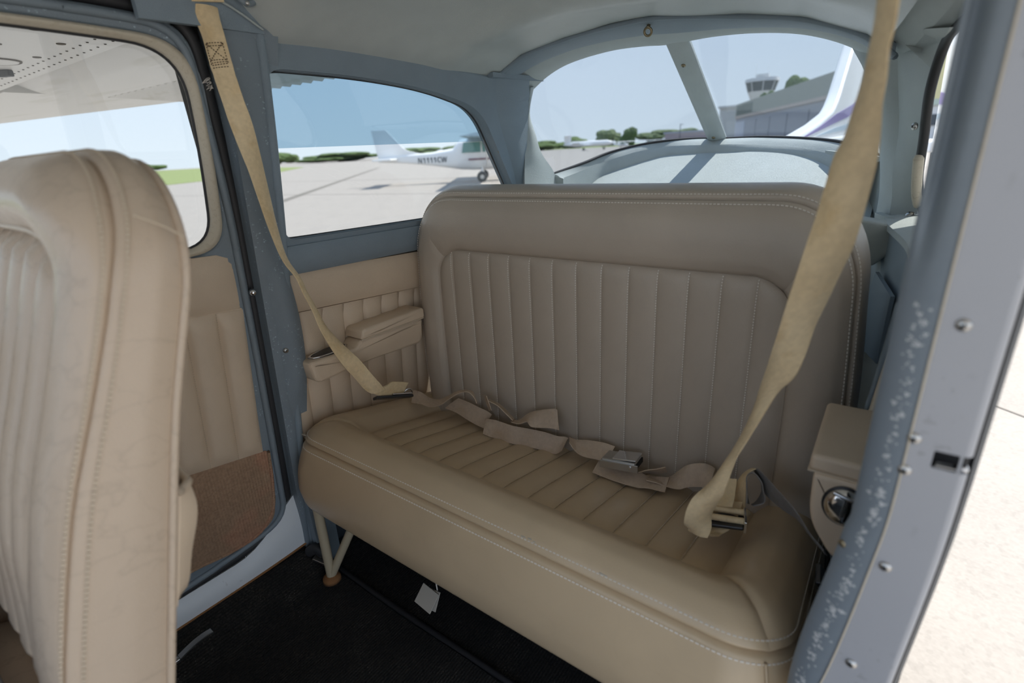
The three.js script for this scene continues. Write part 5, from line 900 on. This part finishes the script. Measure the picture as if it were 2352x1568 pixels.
// ---------- aeroplanes on the apron ----------
const font = await new FontLoader().loadAsync('fonts/droid/droid_sans_bold.typeface.json');
function highWing(name, label, pos, dir, scale, reg) {
  const a = thing(name, label, 'aeroplane'); a.position.set(...pos); a.rotation.y = Math.atan2(-dir[1], dir[0]); a.scale.setScalar(scale);   // local +x is the nose, origin on the ground under the main wheels
  const S = [[2.15, 0.02, 1.02, 0.98], [2.05, 0.22, 1.20, 0.78], [1.5, 0.42, 1.36, 0.62], [0.9, 0.50, 1.48, 0.56], [0.45, 0.53, 2.05, 0.54], [-0.5, 0.52, 2.08, 0.55], [-1.15, 0.46, 1.98, 0.60], [-1.5, 0.38, 1.62, 0.66], [-2.6, 0.26, 1.48, 0.84], [-3.9, 0.13, 1.42, 1.02], [-5.3, 0.03, 1.40, 1.14]];
  const at = (v) => { const k = v * (S.length - 1), i = Math.min(S.length - 2, Math.floor(k)), f = k - i; return S[i].map((q, j) => lerp(q, S[i + 1][j], f)); };
  part('fuselage', grid(28, 50, (u, v) => { const [x, w, t, b] = at(v), t2 = u * Math.PI * 2, e = (q) => Math.sign(q) * Math.pow(Math.abs(q), 0.6); return [x, (t + b) / 2 + (t - b) / 2 * e(Math.cos(t2)), w * e(Math.sin(t2))]; }, true), M.white, a);
  const flat = (pts, d, r = 0.05, bev = 0.02) => { const g = new THREE.ExtrudeGeometry(rounded(pts, r), { depth: d, bevelSize: bev, bevelThickness: bev, bevelSegments: 2 }); g.translate(0, 0, -d / 2); return boxUV(g); };
  part('fin', flat([[-3.0, 1.40], [-3.9, 1.62, 0.3], [-4.75, 2.62], [-5.45, 2.62], [-5.25, 1.20]], 0.05), M.white, a);
  part('stabiliser', flat([[-4.35, -1.7], [-4.35, 1.7], [-5.2, 1.75], [-5.2, -1.75]], 0.05).rotateX(Math.PI / 2).translate(0, 1.25, 0), M.white, a);
  part('wing', (() => { const s = new THREE.Shape(); s.moveTo(0.85, 0); s.bezierCurveTo(0.88, 0.16, 0.2, 0.2, -0.85, 0.0); s.bezierCurveTo(-0.2, -0.02, 0.5, -0.06, 0.85, 0); const g = new THREE.ExtrudeGeometry(s, { depth: 11, bevelEnabled: false, curveSegments: 10 }); g.translate(0.1, 2.02, -5.5); return boxUV(g); })(), M.white, a);
  for (const z of [-1, 1]) { part('wing_strut', bar([0.15, 0.75, z * 0.52], [0.25, 2.0, z * 2.5], 0.045), M.white, a); part('gear_leg', bar([-0.1, 0.62, z * 0.35], [-0.1, 0.24, z * 1.12], 0.05), M.white, a); const wh = part('wheel', new THREE.TorusGeometry(0.17, 0.085, 10, 24).translate(-0.1, 0.25, z * 1.2), M.rubber, a); part('wheel_hub', new THREE.CylinderGeometry(0.1, 0.1, 0.12, 16).rotateX(Math.PI / 2).translate(-0.1, 0.25, z * 1.2), M.steel, wh); }
  const nw = part('nose_wheel', new THREE.TorusGeometry(0.15, 0.075, 10, 24).translate(1.55, 0.22, 0), M.rubber, a); part('nose_leg', bar([1.55, 0.22, 0], [1.5, 0.7, 0], 0.05), M.white, nw);
  const sp = part('propeller_spinner', orient(lathe([[0, 0.3], [0.08, 0.22], [0.15, 0.0]], 18), [2.15, 1.0, 0], [1, 0, 0]), M.white, a); part('propeller', box(2.2, 1.0, 0, 0.03, 1.85, 0.12, 0.012), M.dark, sp);
  for (const z of [-1, 1]) for (const [xa, xb, xc, xd] of [[0.62, 0.46, -0.05, -0.02], [-0.12, -0.10, -0.95, -1.05]]) part('cabin_window', slab(6, 6, (u, v) => [lerp(lerp(xa, xb, v), lerp(xd, xc, v), z > 0 ? u : 1 - u), lerp(1.38, 1.86, v), z * lerp(0.548, 0.525, v)], [0, 0, -z * 0.02]), M.cabinGlass, a);
  part('windscreen', slab(8, 6, (u, v) => [lerp(0.93, 0.48, v), lerp(1.47, 1.98, v), lerp(-0.44, 0.44, u)], [-0.01, -0.01, 0]), M.cabinGlass, a);
  for (const z of [-1, 1]) part('door_stripe', slab(8, 2, (u, v) => [lerp(z > 0 ? 0.7 : -0.75, z > 0 ? -0.75 : 0.7, u), lerp(1.02, 1.10, v), z * 0.553], [0, 0, -z * 0.02]), new THREE.MeshStandardMaterial({ color: lin(0.22, 0.10, 0.13), roughness: 0.5 }), a);
  if (reg) for (const z of [-1, 1]) { const g = new TextGeometry(reg, { font, size: 0.25, depth: 0.02, curveSegments: 4 }); g.computeBoundingBox(); const b = g.boundingBox; g.translate(-(b.max.x + b.min.x) / 2, 0, 0); warp(g, (x, y, q) => [x * 0.95, y, q]); if (z < 0) g.rotateY(Math.PI); g.rotateY(z * -0.11); g.translate(-2.55, 1.0, z * 0.262); part('registration', boxUV(g), M.dark, a, 'dark registration letters'); }
  return a;
}
highWing('parked_aeroplane', 'parked white high-wing aeroplane with dark registration, seen through the far window', [-20.9, GY, -25.6], [0.80, -0.60], 1.24, 'N1111CW');
{
  const j = thing('jet_aeroplane', 'far white jet with drooping nose beyond the apron', 'aeroplane'); j.position.set(-84, GY, -158); j.rotation.y = Math.atan2(0.45, 0.87) * -1 + 1.0;
  part('fuselage', lathe([[0.02, 8.2], [0.5, 7.4], [0.85, 6], [0.9, 0], [0.8, -4], [0.1, -8]], 20).rotateZ(-Math.PI / 2).translate(0, 2.0, 0), M.white, j);
  part('wing', box(-0.5, 1.6, 0, 2.4, 0.2, 15, 0.08), M.white, j); part('fin', box(-6.6, 3.6, 0, 2.2, 2.6, 0.18, 0.08), M.white, j); part('tailplane', box(-7.0, 4.6, 0, 1.4, 0.15, 5, 0.06), M.white, j);
  for (const z of [-1, 1]) part('engine', new THREE.CylinderGeometry(0.5, 0.42, 2.4, 16).rotateZ(Math.PI / 2).translate(-4, 2.4, z * 1.3), M.white, j);
  for (const [x, z] of [[5, 0], [-1.5, 1.4], [-1.5, -1.4]]) part('wheel', new THREE.TorusGeometry(0.28, 0.14, 8, 18).translate(x, 0.42, z), M.rubber, j);
  highWing('distant_aeroplane', 'small far white aeroplane right of the jet, nearest to it', [-78, GY, -172], [0.9, 0.4], 1.0);
  highWing('distant_aeroplane', 'small far white aeroplane beside the rear window strip', [-70.5, GY, -178], [-0.5, 0.85], 1.0);
}
// ---------- buildings ----------
const bm = (r, g, b, k = 0.8) => new THREE.MeshStandardMaterial({ color: lin(r, g, b), map: plasticTone, roughness: k });
{
  const h = thing('hangar', 'long grey-green hangar behind the tail', 'building');
  const A = V(-36.0, 0, -146), B = V(-3.0, 0, -72), d = B.clone().sub(A), L = d.length(); d.normalize(); const n = V(d.z, 0, -d.x);   // n points away from the apron
  const place = (g) => boxUV(g.applyMatrix4(new THREE.Matrix4().makeBasis(d, V(0, 1, 0), n.clone().negate()).setPosition(A.x, GY, A.z)));
  part('wall', place(new THREE.BoxGeometry(L, 6.0, 30).translate(L / 2, 3.0, -15)), bm(0.36, 0.37, 0.40), h);
  part('fascia', place(new THREE.BoxGeometry(L + 0.4, 3.0, 30.4).translate(L / 2, 7.6, -15)), bm(0.33, 0.345, 0.30), h, 'grey-green fascia');
  part('trim_band', place(new THREE.BoxGeometry(L + 0.5, 0.5, 30.5).translate(L / 2, 6.1, -15)), bm(0.52, 0.45, 0.40), h);
  for (let i = 0; i < 7; i++) { part('hangar_door', place(new THREE.BoxGeometry(L / 7 - 0.6, 5.0, 0.2).translate((i + 0.5) * L / 7, 2.5, 0.05)), bm(i ? 0.35 : 0.50, i ? 0.355 : 0.52, i ? 0.38 : 0.58), h); }
  for (let i = 0; i < 12; i++) part('louvre', place(new THREE.BoxGeometry(0.7, 2.0, 0.15).translate(1.6 + i * 1.5, 7.6, 0.25)), bm(0.24, 0.26, 0.23), h);
  const s = thing('office_block', 'white flat-roofed block with sloping wing below the control tower', 'building');
  part('wall', box(-42, 4.6, -193, 20, 10.0, 14, 0.05, [0, 0.15, 0]), bm(0.60, 0.60, 0.58), s); part('roof', box(-42, 9.9, -193, 21, 0.7, 15, 0.05, [0, 0.15, 0]), bm(0.62, 0.62, 0.60), s);
  const t = thing('control_tower', 'white control tower with dark slanted cab windows', 'tower'), cx = -45.4, cz = -214.2;
  const oct = (r0, r1, y0, y1, m, name, k = 8) => part(name, new THREE.CylinderGeometry(r1, r0, y1 - y0, k).rotateY(0.3).translate(cx, (y0 + y1) / 2, cz), m, t);
  oct(3.0, 3.0, GY, 12.5, bm(0.62, 0.62, 0.60), 'shaft'); oct(3.2, 4.4, 12.5, 15.4, bm(0.62, 0.62, 0.6), 'cab_base'); oct(4.3, 5.2, 15.4, 18.4, M.dark, 'cab_glazing'); oct(5.6, 5.4, 18.4, 19.5, bm(0.6, 0.6, 0.6), 'cab_roof'); oct(2.2, 2.2, 19.5, 20.8, bm(0.65, 0.65, 0.64), 'roof_house');
  for (let i = 0; i < 8; i++) { const a = 0.3 + i * Math.PI / 4; part('window_mullion', bar([cx + 4.35 * Math.sin(a), 15.4, cz + 4.35 * Math.cos(a)], [cx + 5.25 * Math.sin(a), 18.4, cz + 5.25 * Math.cos(a)], 0.14, 6), bm(0.6, 0.6, 0.6), t); }
  for (const [dx, hh] of [[-2.5, 24.5], [1.5, 23.5]]) part('antenna', bar([cx + dx, 20.5, cz], [cx + dx, hh, cz], 0.06, 6), M.white, t);
  const y = thing('yellow_building', 'pale yellow building outside the near side window', 'building');
  part('upper_wall', box(4.6, 5.0, -66, 9.0, 4.2, 12, 0.05), bm(0.58, 0.53, 0.30), y); part('lower_wall', box(4.6, 1.0, -66, 9.0, 3.6, 11.8, 0.05), bm(0.58, 0.58, 0.58), y); part('band', box(4.6, 2.9, -66, 9.2, 0.5, 12.2, 0.05), bm(0.40, 0.46, 0.40), y);
  for (let i = 0; i < 4; i++) part('window', box(1.4 + i * 2.1, 1.5, -60.05, 1.4, 0.9, 0.1), M.dark, y);
  const f = thing('terminal', 'low hazy red and grey building far beyond the aeroplanes', 'building');
  part('wall', box(-80, 1.4, -250, 22, 4.4, 10), bm(0.40, 0.34, 0.36), f); part('roof', box(-80, 4.0, -250, 23, 0.8, 11), bm(0.36, 0.38, 0.44), f);
  const p = thing('light_mast', 'thin lamp mast left of the rear window strip', 'lamp post'); part('mast', bar([-48, GY, -140], [-48, 4.6, -140], 0.09, 8), M.dark, p); part('lamp_head', box(-47.7, 4.6, -140, 0.8, 0.12, 0.3, 0.04), M.dark, p);
}
renderer.render(scene, camera);
